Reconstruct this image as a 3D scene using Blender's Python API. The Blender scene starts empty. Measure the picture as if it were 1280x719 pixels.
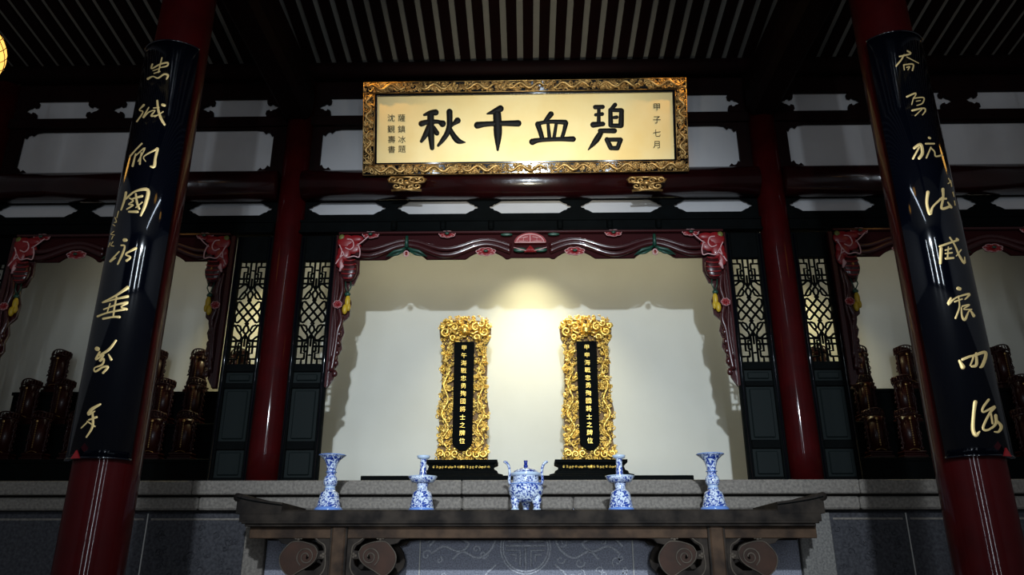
import bpy, math, random
from mathutils import Vector, Matrix
random.seed(7)
R=math.radians
# ---------------------------------------------------------------- camera
F=960.0; TH=math.atan(F/2630.0); YAW=R(1.1); CAM=Vector((-.04,0,0))
cd=bpy.data.cameras.new('camera'); cam=bpy.data.objects.new('camera',cd)
bpy.context.scene.collection.objects.link(cam)
cd.sensor_width=36; cd.lens=F/1280*36; cd.clip_end=100; cd.clip_start=.05
cam.location=CAM; cam.rotation_euler=(math.pi/2+TH,0,YAW)
S=bpy.context.scene; S.camera=cam
# ---------------------------------------------------------------- world, exposure
w=bpy.data.worlds.new('world'); S.world=w; w.use_nodes=True
w.node_tree.nodes['Background'].inputs[0].default_value=(.55,.65,.8,1)
w.node_tree.nodes['Background'].inputs[1].default_value=.05
S.view_settings.view_transform='Standard'; S.view_settings.look='None'
S.view_settings.exposure=0.0; S.view_settings.gamma=1
C=S.collection
# ---------------------------------------------------------------- lights
def light(name,kind,loc,target,energy,col,**k):
    d=bpy.data.lights.new(name,kind); d.energy=energy; d.color=col
    for a,b in k.items(): setattr(d,a,b)
    o=bpy.data.objects.new(name,d); C.objects.link(o); o.location=loc
    o.rotation_euler=(Vector(target)-Vector(loc)).to_track_quat('-Z','Y').to_euler()
    return o
COOL=(.80,.90,1.0); WARM=(1.0,.80,.48)
light('daylight_transom','SPOT',(0.1,-4.4,3.35),(0,8,1.0),3700,COOL,spot_size=R(40),spot_blend=1.0,shadow_soft_size=.10)
light('low_doorway_daylight','SPOT',(0.1,-4.4,.35),(0,6.7,.25),850,COOL,spot_size=R(21),spot_blend=1.0,shadow_soft_size=.3)
for x,e,wd in ((0.05,120,.16),(2.1,62,.12),(-2.3,58,.12)):
    light('doorway_daylight','AREA',(x,-5.3,1.6),(x,8,1.6),e,COOL,shape='RECTANGLE',size=wd,size_y=4.6)
light('streak_strip_light','AREA',(.25,-.6,5.05),(.25,-.6,0),34,(.72,.85,1.0),shape='RECTANGLE',size=.16,size_y=5.0)  # added strip light under the roof, for cool streaks on the couplet boards
light('niche_downlight','SPOT',(0.0,7.80,3.62),(0.0,7.84,0),120,(1,.88,.50),spot_size=R(96),spot_blend=.9,shadow_soft_size=.06)
light('tablet_spot','SPOT',(0.0,7.2,3.4),(0.03,8.1,1.35),135,(1,.93,.68),spot_size=R(85),spot_blend=1.0,shadow_soft_size=.05)
light('niche_fill','AREA',(0,7.75,3.64),(0,7.95,0),15,(1,.90,.62),shape='RECTANGLE',size=4.0,size_y=.15)  # added fill under the niche ceiling, lifts the dim upper wall and lattices
for s in (-1,1):
    light('side_niche_fill','AREA',(s*4.0,7.75,3.64),(s*4.0,7.95,0),3,(1,.93,.75),shape='RECTANGLE',size=2.2,size_y=.12)  # unseen fill, added to lighten the wall of each side bay
    light('side_niche_downlight','SPOT',(s*2.85,7.8,3.5),(s*2.95,8.1,0),120,(1,.86,.45),spot_size=R(95),spot_blend=1.0,shadow_soft_size=.05)
    light('plaque_spot','SPOT',(s*1.75,6.0,4.95),(s*1.38,6.55,4.32),26,(1,.55,.13),spot_size=R(50),spot_blend=1.0,shadow_soft_size=.03)
light('plaque_front_spot','SPOT',(0.0,3.7,2.1),(0.0,6.6,4.2),225,(1,.93,.72),spot_size=R(56),spot_blend=1.0,shadow_soft_size=.10)
light('altar_spot','SPOT',(0.0,3.6,4.2),(0,6.1,.5),50,COOL,spot_size=R(50),spot_blend=1.0,shadow_soft_size=.08)

# ---------------------------------------------------------------- pixel ray helpers (real planes and cylinders)
_c,_s=math.cos(TH),math.sin(TH); _cy,_sy=math.cos(YAW),math.sin(YAW)
def ray(px,py):
    a=(px-640)/F; b=(359.5-py)/F
    x,y,z=a,_c-b*_s,_s+b*_c
    return Vector((x*_cy-y*_sy,x*_sy+y*_cy,z))
def at(px,py,Y):
    r=ray(px,py); return CAM+r*(Y/r.y)
def hit_plane(px,py,p,n):
    r=ray(px,py); return CAM+r*((p-CAM).dot(n)/r.dot(n))
def hit_cyl(px,py,cx,cy,rad):
    r=ray(px,py); ox,oy=CAM.x-cx,CAM.y-cy
    A=r.x**2+r.y**2; B=2*(ox*r.x+oy*r.y); Cc=ox*ox+oy*oy-rad*rad
    D=B*B-4*A*Cc
    t=(-B-math.sqrt(max(D,0)))/(2*A); return CAM+r*t
# ---------------------------------------------------------------- materials
def mat(name,col,rough=.5,metal=0,coat=0,noise=None,bump=0,bscale=40,spec=.5):
    m=bpy.data.materials.new(name); m.use_nodes=True; nt=m.node_tree; b=nt.nodes['Principled BSDF']
    b.inputs['Base Color'].default_value=(*col,1); b.inputs['Roughness'].default_value=rough
    b.inputs['Metallic'].default_value=metal; b.inputs['Coat Weight'].default_value=coat
    b.inputs['Coat Roughness'].default_value=.06; b.inputs['Specular IOR Level'].default_value=spec
    tc=nt.nodes.new('ShaderNodeTexCoord')
    if noise:
        col2,sc,det,lo,hi=noise
        n=nt.nodes.new('ShaderNodeTexNoise'); n.inputs['Scale'].default_value=sc; n.inputs['Detail'].default_value=det
        nt.links.new(tc.outputs['Object'],n.inputs['Vector'])
        r=nt.nodes.new('ShaderNodeValToRGB'); r.color_ramp.elements[0].position=lo; r.color_ramp.elements[1].position=hi
        r.color_ramp.elements[0].color=(*col,1); r.color_ramp.elements[1].color=(*col2,1)
        nt.links.new(n.outputs['Fac'],r.inputs[0]); nt.links.new(r.outputs[0],b.inputs['Base Color'])
    if bump:
        n=nt.nodes.new('ShaderNodeTexNoise'); n.inputs['Scale'].default_value=bscale; n.inputs['Detail'].default_value=6
        nt.links.new(tc.outputs['Object'],n.inputs['Vector'])
        bp=nt.nodes.new('ShaderNodeBump'); bp.inputs['Strength'].default_value=bump; bp.inputs['Distance'].default_value=.01
        nt.links.new(n.outputs['Fac'],bp.inputs['Height']); nt.links.new(bp.outputs[0],b.inputs['Normal'])
    return m
M={}
M['red']=mat('red_lacquer',(.044,.0012,.0018),.6,coat=.28,noise=((.030,.0009,.0014),6,4,.35,.7),bump=.04,bscale=30,spec=.06)
M['darkred']=mat('dark_red_timber',(.008,.0012,.0012),.7,noise=((.005,.001,.001),5,4,.3,.7),bump=.08,spec=.1)
M['redbeam']=mat('dark_red_beam_lacquer',(.022,.0025,.003),.22,coat=.3,noise=((.012,.002,.002),5,4,.3,.7),bump=.12,bscale=18)
M['black']=mat('black_lacquer',(.0012,.002,.005),.08,coat=1.0,bump=.03,bscale=12)
M['blackwood']=mat('black_painted_wood',(.0022,.0032,.0034),.75,noise=((.0014,.002,.002),9,4,.3,.7),bump=.05,spec=.05)
M['plaster']=mat('white_plaster',(.64,.645,.59),.85,noise=((.59,.59,.53),1.5,5,.3,.75),bump=.03)
M['greyplaster']=mat('grey_plaster',(.52,.515,.52),.9,noise=((.46,.455,.46),3,5,.3,.75))
M['tileboard']=mat('pale_roof_board',(.21,.198,.17),.9,noise=((.19,.18,.155),7,5,.3,.75))
M['stone']=mat('grey_granite',(.25,.225,.195),.8,noise=((.15,.135,.12),45,6,.35,.65),bump=.3,bscale=120,spec=.2)
M['stonelight']=mat('pale_granite_edge',(.23,.22,.20),.8,noise=((.12,.115,.11),60,6,.35,.65),bump=.3,bscale=120)
M['stonedark']=mat('carved_dark_stone',(.072,.072,.080),.85,noise=((.036,.036,.042),40,7,.35,.65),bump=.6,bscale=45,spec=.2)
M['doorpanel']=mat('dark_teal_panel',(.0048,.0085,.0085),.65,spec=.15)
M['stonelit']=mat('carved_stone_blue_lit',(.30,.31,.37),.8,noise=((.15,.155,.19),90,7,.35,.65),bump=.5,bscale=130)  # stone colour brightened and tinted for the bluish light under the table
M['mortar']=mat('pale_mortar',(.5,.49,.46),.9)
M['wood']=mat('old_brown_wood',(.034,.026,.020),.75,noise=((.009,.007,.006),7,8,.35,.62),bump=.25,bscale=25,spec=.15)
M['woodlight']=mat('worn_brown_wood',(.078,.046,.027),.7,noise=((.026,.016,.011),7,8,.35,.65),bump=.2,bscale=25,spec=.15)
M['woodrust']=mat('reddish_brown_wood',(.052,.024,.015),.7,noise=((.024,.014,.010),6,6,.3,.7),bump=.1,spec=.2)
M['gold']=mat('bright_gilding',(1.0,.72,.20),.34,metal=.8,noise=((.95,.58,.10),14,3,.3,.7))
M['oldgold']=mat('worn_gilding',(.66,.44,.17),.42,metal=.8,noise=((.26,.13,.035),18,5,.35,.72))
M['goldleaf']=mat('gold_leaf_panel',(.95,.78,.40),.55,metal=.4,noise=((.88,.64,.25),1.6,5,.35,.7))
M['goldtext']=mat('gold_brush_paint',(.95,.70,.30),.45,metal=.45)
M['ink']=mat('raised_black_character',(.003,.003,.003),.55,spec=.2)
M['carvered']=mat('carved_red_paint',(.24,.008,.011),.4,coat=.2)
M['maroonflat']=mat('maroon_ground',(.030,.004,.005),.75,spec=.1)
M['wornedge']=mat('worn_pale_wood_edge',(.11,.088,.068),.7,noise=((.05,.04,.03),12,5,.3,.7),spec=.2)
M['maroon']=mat('maroon_carving',(.040,.006,.007),.26,coat=.4)
M['pink']=mat('pink_edge_paint',(.66,.38,.38),.5)
M['green']=mat('green_leaf_paint',(.008,.055,.035),.4)
M['olive']=mat('olive_paint',(.14,.15,.03),.5)
M['yellow']=mat('yellow_fruit_paint',(.55,.36,.02),.45)
M['floor']=mat('grey_floor_tile',(.12,.11,.10),.6,noise=((.08,.075,.07),4,5,.3,.7))
M['tablet']=mat('dark_red_tablet_lacquer',(.019,.0024,.0018),.4,coat=.12,spec=.2)
M['stonerelief']=mat('relief_highlight_stone',(.62,.63,.68),.8,noise=((.25,.255,.29),90,7,.35,.65),bump=.3,bscale=130)  # ridges coloured lighter, standing in for relief shading that frontal light flattens
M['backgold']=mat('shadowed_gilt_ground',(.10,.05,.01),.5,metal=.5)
def blue_white(name,scale):
    m=bpy.data.materials.new(name); m.use_nodes=True; nt=m.node_tree; b=nt.nodes['Principled BSDF']
    b.inputs['Roughness'].default_value=.12; b.inputs['Coat Weight'].default_value=.3
    tc=nt.nodes.new('ShaderNodeTexCoord')
    n=nt.nodes.new('ShaderNodeTexNoise'); n.inputs['Scale'].default_value=scale; n.inputs['Detail'].default_value=2.5; n.inputs['Distortion'].default_value=1.6
    v=nt.nodes.new('ShaderNodeTexVoronoi'); v.inputs['Scale'].default_value=scale*.85
    nt.links.new(tc.outputs['Object'],n.inputs['Vector']); nt.links.new(tc.outputs['Object'],v.inputs['Vector'])
    r=nt.nodes.new('ShaderNodeValToRGB'); e=r.color_ramp.elements
    e[0].position=.445; e[0].color=(.02,.06,.34,1); e[1].position=.53; e[1].color=(.72,.82,.95,1)
    nt.links.new(n.outputs['Fac'],r.inputs[0])
    r2=nt.nodes.new('ShaderNodeValToRGB'); e=r2.color_ramp.elements
    e[0].position=.16; e[0].color=(.012,.04,.28,1); e[1].position=.24; e[1].color=(1,1,1,1)
    nt.links.new(v.outputs['Distance'],r2.inputs[0])
    mx=nt.nodes.new('ShaderNodeMixRGB'); mx.blend_type='MULTIPLY'; mx.inputs[0].default_value=1
    nt.links.new(r.outputs[0],mx.inputs[1]); nt.links.new(r2.outputs[0],mx.inputs[2])
    nt.links.new(mx.outputs[0],b.inputs['Base Color']); return m
M['bw']=blue_white('blue_and_white_porcelain',34)
M['bluerim']=mat('blue_glazed_rim',(.16,.30,.72),.15,coat=.3)
M['blueglaze']=mat('deep_blue_glaze',(.010,.03,.25),.15,coat=.3)
M['palerim']=mat('pale_glazed_rim',(.55,.68,.85),.15,coat=.3)
def lamp_mat():
    m=bpy.data.materials.new('glowing_lantern_paper'); m.use_nodes=True; b=m.node_tree.nodes['Principled BSDF']
    b.inputs['Base Color'].default_value=(.9,.55,.15,1)
    b.inputs['Emission Color'].default_value=(1,.50,.10,1); b.inputs['Emission Strength'].default_value=1.7
    return m
M['glow']=lamp_mat()
# ---------------------------------------------------------------- mesh builder
def tag(o,label=None,cat=None,group=None,kind=None):
    if label: o['label']=label
    if cat: o['category']=cat
    if group: o['group']=group
    if kind: o['kind']=kind
    return o
def empty(name,loc,label,cat,group=None,rot=(0,0,0)):
    o=bpy.data.objects.new(name,None); C.objects.link(o); o.location=loc; o.rotation_euler=rot
    o.empty_display_size=.1
    return tag(o,label,cat,group)
def link(name,me,parent=None,loc=None,rot=None,scl=None):
    o=bpy.data.objects.new(name,me); C.objects.link(o)
    if parent: o.parent=parent
    if loc is not None: o.location=loc
    if rot is not None: o.rotation_euler=rot
    if scl is not None: o.scale=scl
    return o
class MB:
    def __init__(s,off=(0,0,0)): s.v=[]; s.f=[]; s.sm=[]; s.off=Vector(off)
    def add(s,vs,fs,smooth=False):
        n=len(s.v); s.v+= [Vector(v)-s.off for v in vs]; s.f+=[tuple(i+n for i in f) for f in fs]; s.sm+=[smooth]*len(fs); return s
    def box(s,x0,x1,y0,y1,z0,z1,b=0):
        if b<=0:
            vs=[(x,y,z) for z in (z0,z1) for y in (y0,y1) for x in (x0,x1)]
            return s.add(vs,[(0,2,3,1),(4,5,7,6),(0,1,5,4),(2,6,7,3),(0,4,6,2),(1,3,7,5)])
        # chamfered box : 24 verts
        vs=[]
        for sx in (0,1):
            for sy in (0,1):
                for sz in (0,1):
                    X=(x0,x1)[sx]; Y=(y0,y1)[sy]; Z=(z0,z1)[sz]
                    dx=b*(1-2*sx); dy=b*(1-2*sy); dz=b*(1-2*sz)
                    vs+=[(X,Y+dy,Z+dz),(X+dx,Y,Z+dz),(X+dx,Y+dy,Z)]
        I=lambda a,bb,c,k:(a*4+bb*2+c)*3+k
        fs=[]
        for q in (0,1):
            l=[I(q,0,0,0),I(q,0,1,0),I(q,1,1,0),I(q,1,0,0)]; fs.append(tuple(l if q==0 else l[::-1]))
            l=[I(0,q,0,1),I(1,q,0,1),I(1,q,1,1),I(0,q,1,1)]; fs.append(tuple(l if q==0 else l[::-1]))
            l=[I(0,0,q,2),I(0,1,q,2),I(1,1,q,2),I(1,0,q,2)]; fs.append(tuple(l if q==0 else l[::-1]))
        for a in (0,1):
            for c in (0,1):
                fs.append((I(a,c,0,0),I(a,c,1,0),I(a,c,1,1),I(a,c,0,1)))
                fs.append((I(a,0,c,0),I(a,1,c,0),I(a,1,c,2),I(a,0,c,2)))
                fs.append((I(0,a,c,1),I(1,a,c,1),I(1,a,c,2),I(0,a,c,2)))
                for d in (0,1): fs.append((I(a,c,d,0),I(a,c,d,1),I(a,c,d,2)))
        return s.add(vs,fs)
    def tube(s,pts,rad,n=6,flat=1.0,smooth=True,closed=False):
        pts=[Vector(p) for p in pts]; m=len(pts)
        if m<2: return s
        if not hasattr(rad,'__len__'): rad=[rad]*m
        vs=[];nrm=None
        for i,p in enumerate(pts):
            a=pts[(i-1)%m] if closed else pts[max(i-1,0)]; b=pts[(i+1)%m] if closed else pts[min(i+1,m-1)]
            t=(b-a)
            if t.length<1e-9: t=Vector((0,0,1))
            t.normalize()
            if nrm is None:
                nrm=Vector((0,1,0)) if abs(t.y)<.9 else Vector((1,0,0))
            nrm=(nrm-t*nrm.dot(t)); 
            if nrm.length<1e-6: nrm=t.orthogonal()
            nrm.normalize(); bn=t.cross(nrm)
            for k in range(n):
                q=2*math.pi*k/n
                vs.append(p+(nrm*math.cos(q)*flat+bn*math.sin(q))*rad[i])
        fs=[]
        for i in range(m if closed else m-1):
            j=(i+1)%m
            for k in range(n):
                l=(k+1)%n; fs.append((i*n+k,i*n+l,j*n+l,j*n+k))
        if not closed: fs+= [tuple(range(n))[::-1],tuple((m-1)*n+k for k in range(n))]
        return s.add(vs,fs,smooth)
    def lathe(s,prof,c=(0,0,0),n=32,a0=0,a1=2*math.pi,smooth=True):
        c=Vector(c); full=abs(a1-a0-2*math.pi)<1e-6; m=n if full else n+1; vs=[]
        for r,z in prof:
            for k in range(m):
                q=a0+(a1-a0)*k/n; vs.append(c+Vector((r*math.cos(q),r*math.sin(q),z)))
        fs=[]
        for i in range(len(prof)-1):
            for k in range(n):
                l=(k+1)%m; fs.append((i*m+k,i*m+l,(i+1)*m+l,(i+1)*m+k))
        return s.add(vs,fs,smooth)
    def ell(s,c,r,n=12,m=8):
        c=Vector(c); vs=[]
        for i in range(m+1):
            t=math.pi*i/m
            for k in range(n):
                q=2*math.pi*k/n; vs.append(c+Vector((r[0]*math.sin(t)*math.cos(q),r[1]*math.sin(t)*math.sin(q),r[2]*math.cos(t))))
        fs=[(i*n+k,(i+1)*n+k,(i+1)*n+(k+1)%n,i*n+(k+1)%n) for i in range(m) for k in range(n)]
        return s.add(vs,fs,True)
    def poly(s,pts2,y0,y1):
        # outline in XZ extruded along Y
        m=len(pts2); vs=[(x,y0,z) for x,z in pts2]+[(x,y1,z) for x,z in pts2]
        fs=[tuple(range(m)),tuple(range(2*m-1,m-1,-1))]+[(i,i+m,(i+1)%m+m,(i+1)%m) for i in range(m)]
        return s.add(vs,fs)
    def build(s,name,m,parent=None,mesh=False):
        me=bpy.data.meshes.new(name); me.from_pydata([tuple(v) for v in s.v],[],s.f); me.materials.append(m)
        me.polygons.foreach_set('use_smooth',s.sm); me.validate(); me.update()
        if mesh: return me
        return link(name,me,parent)
def fixn(me):
    import bmesh
    b=bmesh.new(); b.from_mesh(me); bmesh.ops.recalc_face_normals(b,faces=b.faces); b.to_mesh(me); b.free()
def plate(name,loops,y,th,m,parent=None,bevel=0.0,off=(0,0)):
    """flat board in XZ with holes: loops of (x,z); front face at y, thickness th"""
    cu=bpy.data.curves.new(name,'CURVE'); cu.dimensions='2D'; cu.fill_mode='BOTH'; cu.extrude=max(th/2-bevel,.0005); cu.bevel_depth=bevel; cu.bevel_resolution=1
    for L in loops:
        sp=cu.splines.new('POLY'); sp.points.add(len(L)-1)
        for i,(x,z) in enumerate(L): sp.points[i].co=(x-off[0],z-off[1],0,1)
        sp.use_cyclic_u=True
    o=bpy.data.objects.new(name,cu); C.objects.link(o)
    me=bpy.data.meshes.new_from_object(o.evaluated_get(bpy.context.evaluated_depsgraph_get()))
    bpy.data.objects.remove(o); bpy.data.curves.remove(cu)
    me.transform(Matrix.Translation((0,y+th/2,0))@Matrix.Rotation(math.pi/2,4,'X'))
    me.materials.clear(); me.materials.append(m); me.name=name
    return link(name,me,parent)
def text_mesh(txt,size,ext,m,bold=0.0):
    cu=bpy.data.curves.new('text','FONT'); cu.body=txt; cu.size=size; cu.extrude=ext; cu.offset=bold
    cu.align_x='CENTER'; cu.align_y='CENTER'; cu.resolution_u=2
    o=bpy.data.objects.new('text',cu); C.objects.link(o)
    me=bpy.data.meshes.new_from_object(o.evaluated_get(bpy.context.evaluated_depsgraph_get()))
    bpy.data.objects.remove(o); bpy.data.curves.remove(cu)
    # recentre
    if me.vertices:
        xs=[v.co.x for v in me.vertices]; ys=[v.co.y for v in me.vertices]
        me.transform(Matrix.Translation((-(min(xs)+max(xs))/2,-(min(ys)+max(ys))/2,0)))
    me.transform(Matrix.Rotation(math.pi/2,4,'X')); me.materials.clear(); me.materials.append(m); me.name='character'
    return me
def catmull(pts,sub=5):
    P=[tuple(p) for p in pts]
    if len(P)<3:
        a,b=P[0],P[-1]; return [tuple(a[k]+(b[k]-a[k])*i/sub for k in range(len(a))) for i in range(sub+1)]
    out=[]; Q=[P[0]]+P+[P[-1]]
    for i in range(1,len(Q)-2):
        for j in range(sub):
            t=j/sub; a,b,c,d=Q[i-1],Q[i],Q[i+1],Q[i+2]
            out.append(tuple(.5*((2*b[k])+(-a[k]+c[k])*t+(2*a[k]-5*b[k]+4*c[k]-d[k])*t*t+(-a[k]+3*b[k]-3*c[k]+d[k])*t**3) for k in range(len(b))))
    out.append(P[-1]); return out
def brush(mb,strokes,mapper,scale,height,sub=5):
    """brush strokes [(x,y,width)..] laid on a real surface. mapper(x,y,lift)->point. domed ribbon with rounded ends"""
    for st in strokes:
        pts=catmull(st,sub)
        if len(pts)<2: continue
        # add rounded caps
        def cap(p,q):
            dx,dy=p[0]-q[0],p[1]-q[1]; l=math.hypot(dx,dy) or 1; w=p[2]/2
            return [(p[0]+dx/l*w*k,p[1]+dy/l*w*k,p[2]*g) for k,g in ((.95,.18),(.75,.62),(.4,.9))]
        full=cap(pts[0],pts[1])+pts+cap(pts[-1],pts[-2])[::-1]
        vs=[];K=5
        for i,p in enumerate(full):
            a=full[max(i-1,0)]; b=full[min(i+1,len(full)-1)]
            dx,dy=b[0]-a[0],b[1]-a[1]; l=math.hypot(dx,dy) or 1; nx,ny=-dy/l,dx/l
            for k in range(K):
                u=-1+2*k/(K-1); hgt=height*min(1,p[2]/(8 if scale<1 else 8))*(.15+.85*math.sqrt(max(0,1-u*u)))
                vs.append(mapper(p[0]+nx*u*p[2]/2,p[1]+ny*u*p[2]/2,hgt if abs(u)<1 else 0.0005))
        fs=[(i*K+k,(i+1)*K+k,(i+1)*K+k+1,i*K+k+1) for i in range(len(full)-1) for k in range(K-1)]
        mb.add(vs,fs,True)
def spiral(cx,cz,r,turns=1.4,a0=0,d=1,n=14,y=0):
    out=[]
    for i in range(n+1):
        t=i/n; rr=r*(1-t*.88); q=a0+d*t*turns*2*math.pi
        out.append((cx+rr*math.cos(q),y,cz+rr*math.sin(q)))
    return out

# ================================================================= SETTING
FL=-1.2
def struct(name,mb,m,parent=None):
    o=mb.build(name,m,parent); fixn(o.data)
    if not parent: o['kind']='structure'
    return o
struct('floor',MB().box(-6.6,6.6,-5.6,8.6,FL-.1,FL),M['floor'])
struct('wall_back',MB().box(-6.4,6.4,8.3,8.45,.4,3.9),M['plaster'])
for s,n in ((-1,'left'),(1,'right')):
    struct('wall_'+n,MB().box(*sorted((s*6.4,s*6.55)),-5.5,8.45,FL,5.2),M['greyplaster'])
    struct('wall_partition_'+n,MB().box(s*2.4-.05,s*2.4+.05,7.12,8.3,.69,3.68),M['plaster'])
struct('wall_frieze',MB().box(-6.4,6.4,7.0,7.06,3.2,5.05),M['greyplaster'])
struct('ceiling_niche',MB().box(-6.4,6.4,7.12,8.3,3.68,3.72),M['darkred'])
fw=MB(); xs=[-6.4,-2.8,-1.8,-.6,.7,1.6,2.6,6.4]
fw.box(-6.4,-2.8,-5.55,-5.4,FL,5.2); fw.box(-1.8,-.6,-5.55,-5.4,FL,5.2); fw.box(.7,1.6,-5.55,-5.4,FL,5.2); fw.box(2.6,6.4,-5.55,-5.4,FL,5.2)
for a,b in ((-2.8,-1.8),(-.6,.7),(1.6,2.6)): fw.box(a,b,-5.55,-5.4,2.4,5.2)
struct('wall_front',fw,M['darkred'])
# roof : pale boards carrying dark rafters
SL=.131; RZ=5.06; RY=7.08; RIDGE=.8
def roofz(y): return RZ+SL*(RY-y) if y>RIDGE else RZ+SL*(RY-RIDGE)-SL*(RIDGE-y)
mb=MB()
for y0,y1 in ((RIDGE,7.4),(-5.6,RIDGE)):
    vs=[(x,y,roofz(y)+d) for d in (.09,.16) for (x,y) in ((-6.6,y0),(6.6,y0),(6.6,y1),(-6.6,y1))]
    mb.add(vs,[(0,1,2,3),(7,6,5,4),(0,4,5,1),(1,5,6,2),(2,6,7,3),(3,7,4,0)])
roof=struct('ceiling',mb,M['tileboard'])
pitch=.168; mb=MB(); L=RY-RIDGE
vs=[(x,y,z+SL*(RY-y)) for z in (.045,.10) for (x,y) in ((-.052,RIDGE),(.052,RIDGE),(.052,RY),(-.052,RY))]
mb.add(vs,[(3,2,1,0),(4,5,6,7),(0,1,5,4),(1,2,6,5),(2,3,7,6),(3,0,4,7)])
raf=mb.build('rafter',M['darkred'],None,mesh=True); fixn(raf)
for i in range(-38,39):
    link('rafter',raf,roof,loc=(i*pitch,0,RZ))

# ---- columns
def column(x,y,r,z1,label,m=M['red']):
    e=empty('red_column',(x,y,FL),label,'column','round red columns of the hall')
    h=z1-FL; zb=.69 if y>6 else FL
    mb=MB(off=(x,y,FL)); mb.lathe([(0,zb),(r*1.0,zb),(r*1.0,zb+.3),(r*.965,z1*.6),(r*.92,z1),(0,z1)],(x,y,0),40)
    o=mb.build('shaft',m,e)
    mb=MB(off=(x,y,FL))
    if y<6:
        mb.lathe([(0,FL),(r*1.5,FL),(r*1.5,FL+.06),(r*1.65,FL+.16),(r*1.4,FL+.27),(r*1.02,FL+.3),(0,FL+.3)],(x,y,0),32)
    else:
        mb.lathe([(r*1.0,zb),(r*1.08,zb),(r*1.08,zb+.02),(r*1.0,zb+.03)],(x,y,0),32)
    mb.build('base',M['stone'] if y<6 else m,e)
    return e
column(-2.4,4.36,.18,5.35,'thick red lacquered column on the left carrying the curved black couplet board')
column(2.4,4.36,.18,5.35,'thick red lacquered column on the right carrying the curved black couplet board')
column(-2.39,6.95,.146,4.868,'slim red column behind the altar, between the two left lattice doors')
column(2.41,6.95,.146,4.868,'slim red column behind the altar, between the two right lattice doors')
column(-5.6,6.95,.146,4.868,'slim red column at the far left end of the altar screen')
column(5.6,6.95,.146,4.868,'slim red column at the far right end of the altar screen')
# ---- beams
def beam(name,mb,m,label,loc):
    o=mb.build(name,m); fixn(o.data); tag(o,label,'beam'); return o
for s,n in ((-1,'left'),(1,'right')):
    x=s*2.4
    mb=MB()
    prof=[(-.10,4.36),(.10,4.36),(.155,4.43),(.165,4.60),(.155,4.80),(.10,4.88),(-.10,4.88),(-.155,4.80),(-.165,4.60),(-.155,4.43)]
    n_=len(prof); vs=[(x+a,y,z) for y in (1.2,6.82) for a,z in prof]
    mb.add(vs,[tuple(range(n_))[::-1],tuple(range(n_,2*n_))]+[(i,(i+1)%n_,(i+1)%n_+n_,i+n_) for i in range(n_)])
    o=mb.build('tie_beam',M['darkred']); fixn(o.data)
    tag(o,'dark red tie beam running overhead from the %s front column to the slim column behind'%n,'beam')
mb=MB(); mb.tube([(-6.3,6.84,4.955),(6.3,6.84,4.955)],.09,20)
o=mb.build('eaves_purlin',M['darkred']); tag(o,'long dark round purlin under the rafter ends, above the top row of openings','beam')
BAYS=[(-5.6,-2.4,'left'),(-2.4,2.4,'centre'),(2.4,5.6,'right')]
for a,b,n in BAYS:
    mb=MB(); mb.tube([(a+.13,6.875,3.615),(b-.13,6.875,3.615)],.155,28)
    o=mb.build('round_beam',M['redbeam'])
    tag(o,{'left':'round dark red beam between the middle and low openings, left bay','centre':'glossy round dark red beam just below the gilded plaque','right':'round dark red beam between the middle and low openings, right bay'}[n],'beam')

# ---- pierced frieze boards
def ogee_open(x0,x1,z0,z1,kind):
    """opening outline with stepped cusped ends"""
    h=z1-z0; L=[]
    if kind==3:   # low slim lozenge ended opening
        pts=[(0,.5),(.018,.62),(.045,.66),(.055,.76),(.085,.82),(.13,1.0)]
    elif kind==1:
        pts=[(0,.5),(.03,.62),(.06,.66),(.075,.72),(.10,.74),(.105,.66),(.13,.70),(.135,.86),(.11,.93),(.12,1.0)]
    else:
        pts=[(0,.10),(.03,.14),(.05,.07),(.08,.05),(.10,.085),(.13,.02),(.20,0)]
    if kind in (1,3):
        left=[(x0+a,z0+h*b) for a,b in pts]; lo=[(x0+a,z0+h*(1-b)) for a,b in pts[1:]][::-1]
        right=[(x1-a,z0+h*b) for a,b in pts][::-1]; ro=[(x1-a,z0+h*(1-b)) for a,b in pts[1:]]
        return lo+left+right+ro
    tl=[(x0+a,z1-h*b) for a,b in pts]; tr=[(x1-a,z1-h*b) for a,b in pts][::-1]
    br=[(x1-a,z0+h*b) for a,b in pts]; bl=[(x0+a,z0+h*b) for a,b in pts][::-1]
    return tl+tr+br+bl
def frieze(a,b,n,r1,r2,r3):
    e=empty('pierced_frieze',((a+b)/2,6.92,3.2),{'left':'dark pierced timber frieze over the left bay','centre':'dark pierced timber frieze over the centre bay, behind the gilded plaque','right':'dark pierced timber frieze over the right bay'}[n],'frieze','pierced timber friezes with pale openings')
    off=((a+b)/2,3.2); a+=.12; b-=.12
    for z0,z1,holes,k,yy,th in ((4.40,4.91,r1,1,.02,.045),(3.74,4.40,r2,2,.02,.045),(3.22,3.56,r3,3,0.02,.03)):
        hz={1:(4.472,4.71),2:(3.815,4.33),3:(3.320,3.476)}[k]
        loops=[[(a,z0),(b,z0),(b,z1),(a,z1)]]+[ogee_open(x0,x1,hz[0],hz[1],k) for x0,x1 in holes]
        plate('pierced_board',loops,yy,th,M['darkred'] if k<3 else M['blackwood'],e,.004,off)
    z=4.39-3.2
    mb=MB(); mb.box(a-off[0],b-off[0],-.03,.02,z-.05,z+.06,.012); mb.build('rail',M['darkred'],e)
frieze(-5.6,-2.4,'left',[(-5.38,-4.56),(-4.44,-3.60),(-3.48,-2.64)],[(-5.33,-2.66)],[(-5.42,-4.56),(-4.45,-3.56),(-3.45,-2.58)])
frieze(-2.4,2.4,'centre',[(-2.23,-1.36),(-1.28,-.45),(-.40,.40),(.45,1.28),(1.36,2.23)],[(-2.16,2.16)],[(-2.235,-1.43),(-1.335,-.50),(-.41,.43),(.50,1.335),(1.43,2.235)])
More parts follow.
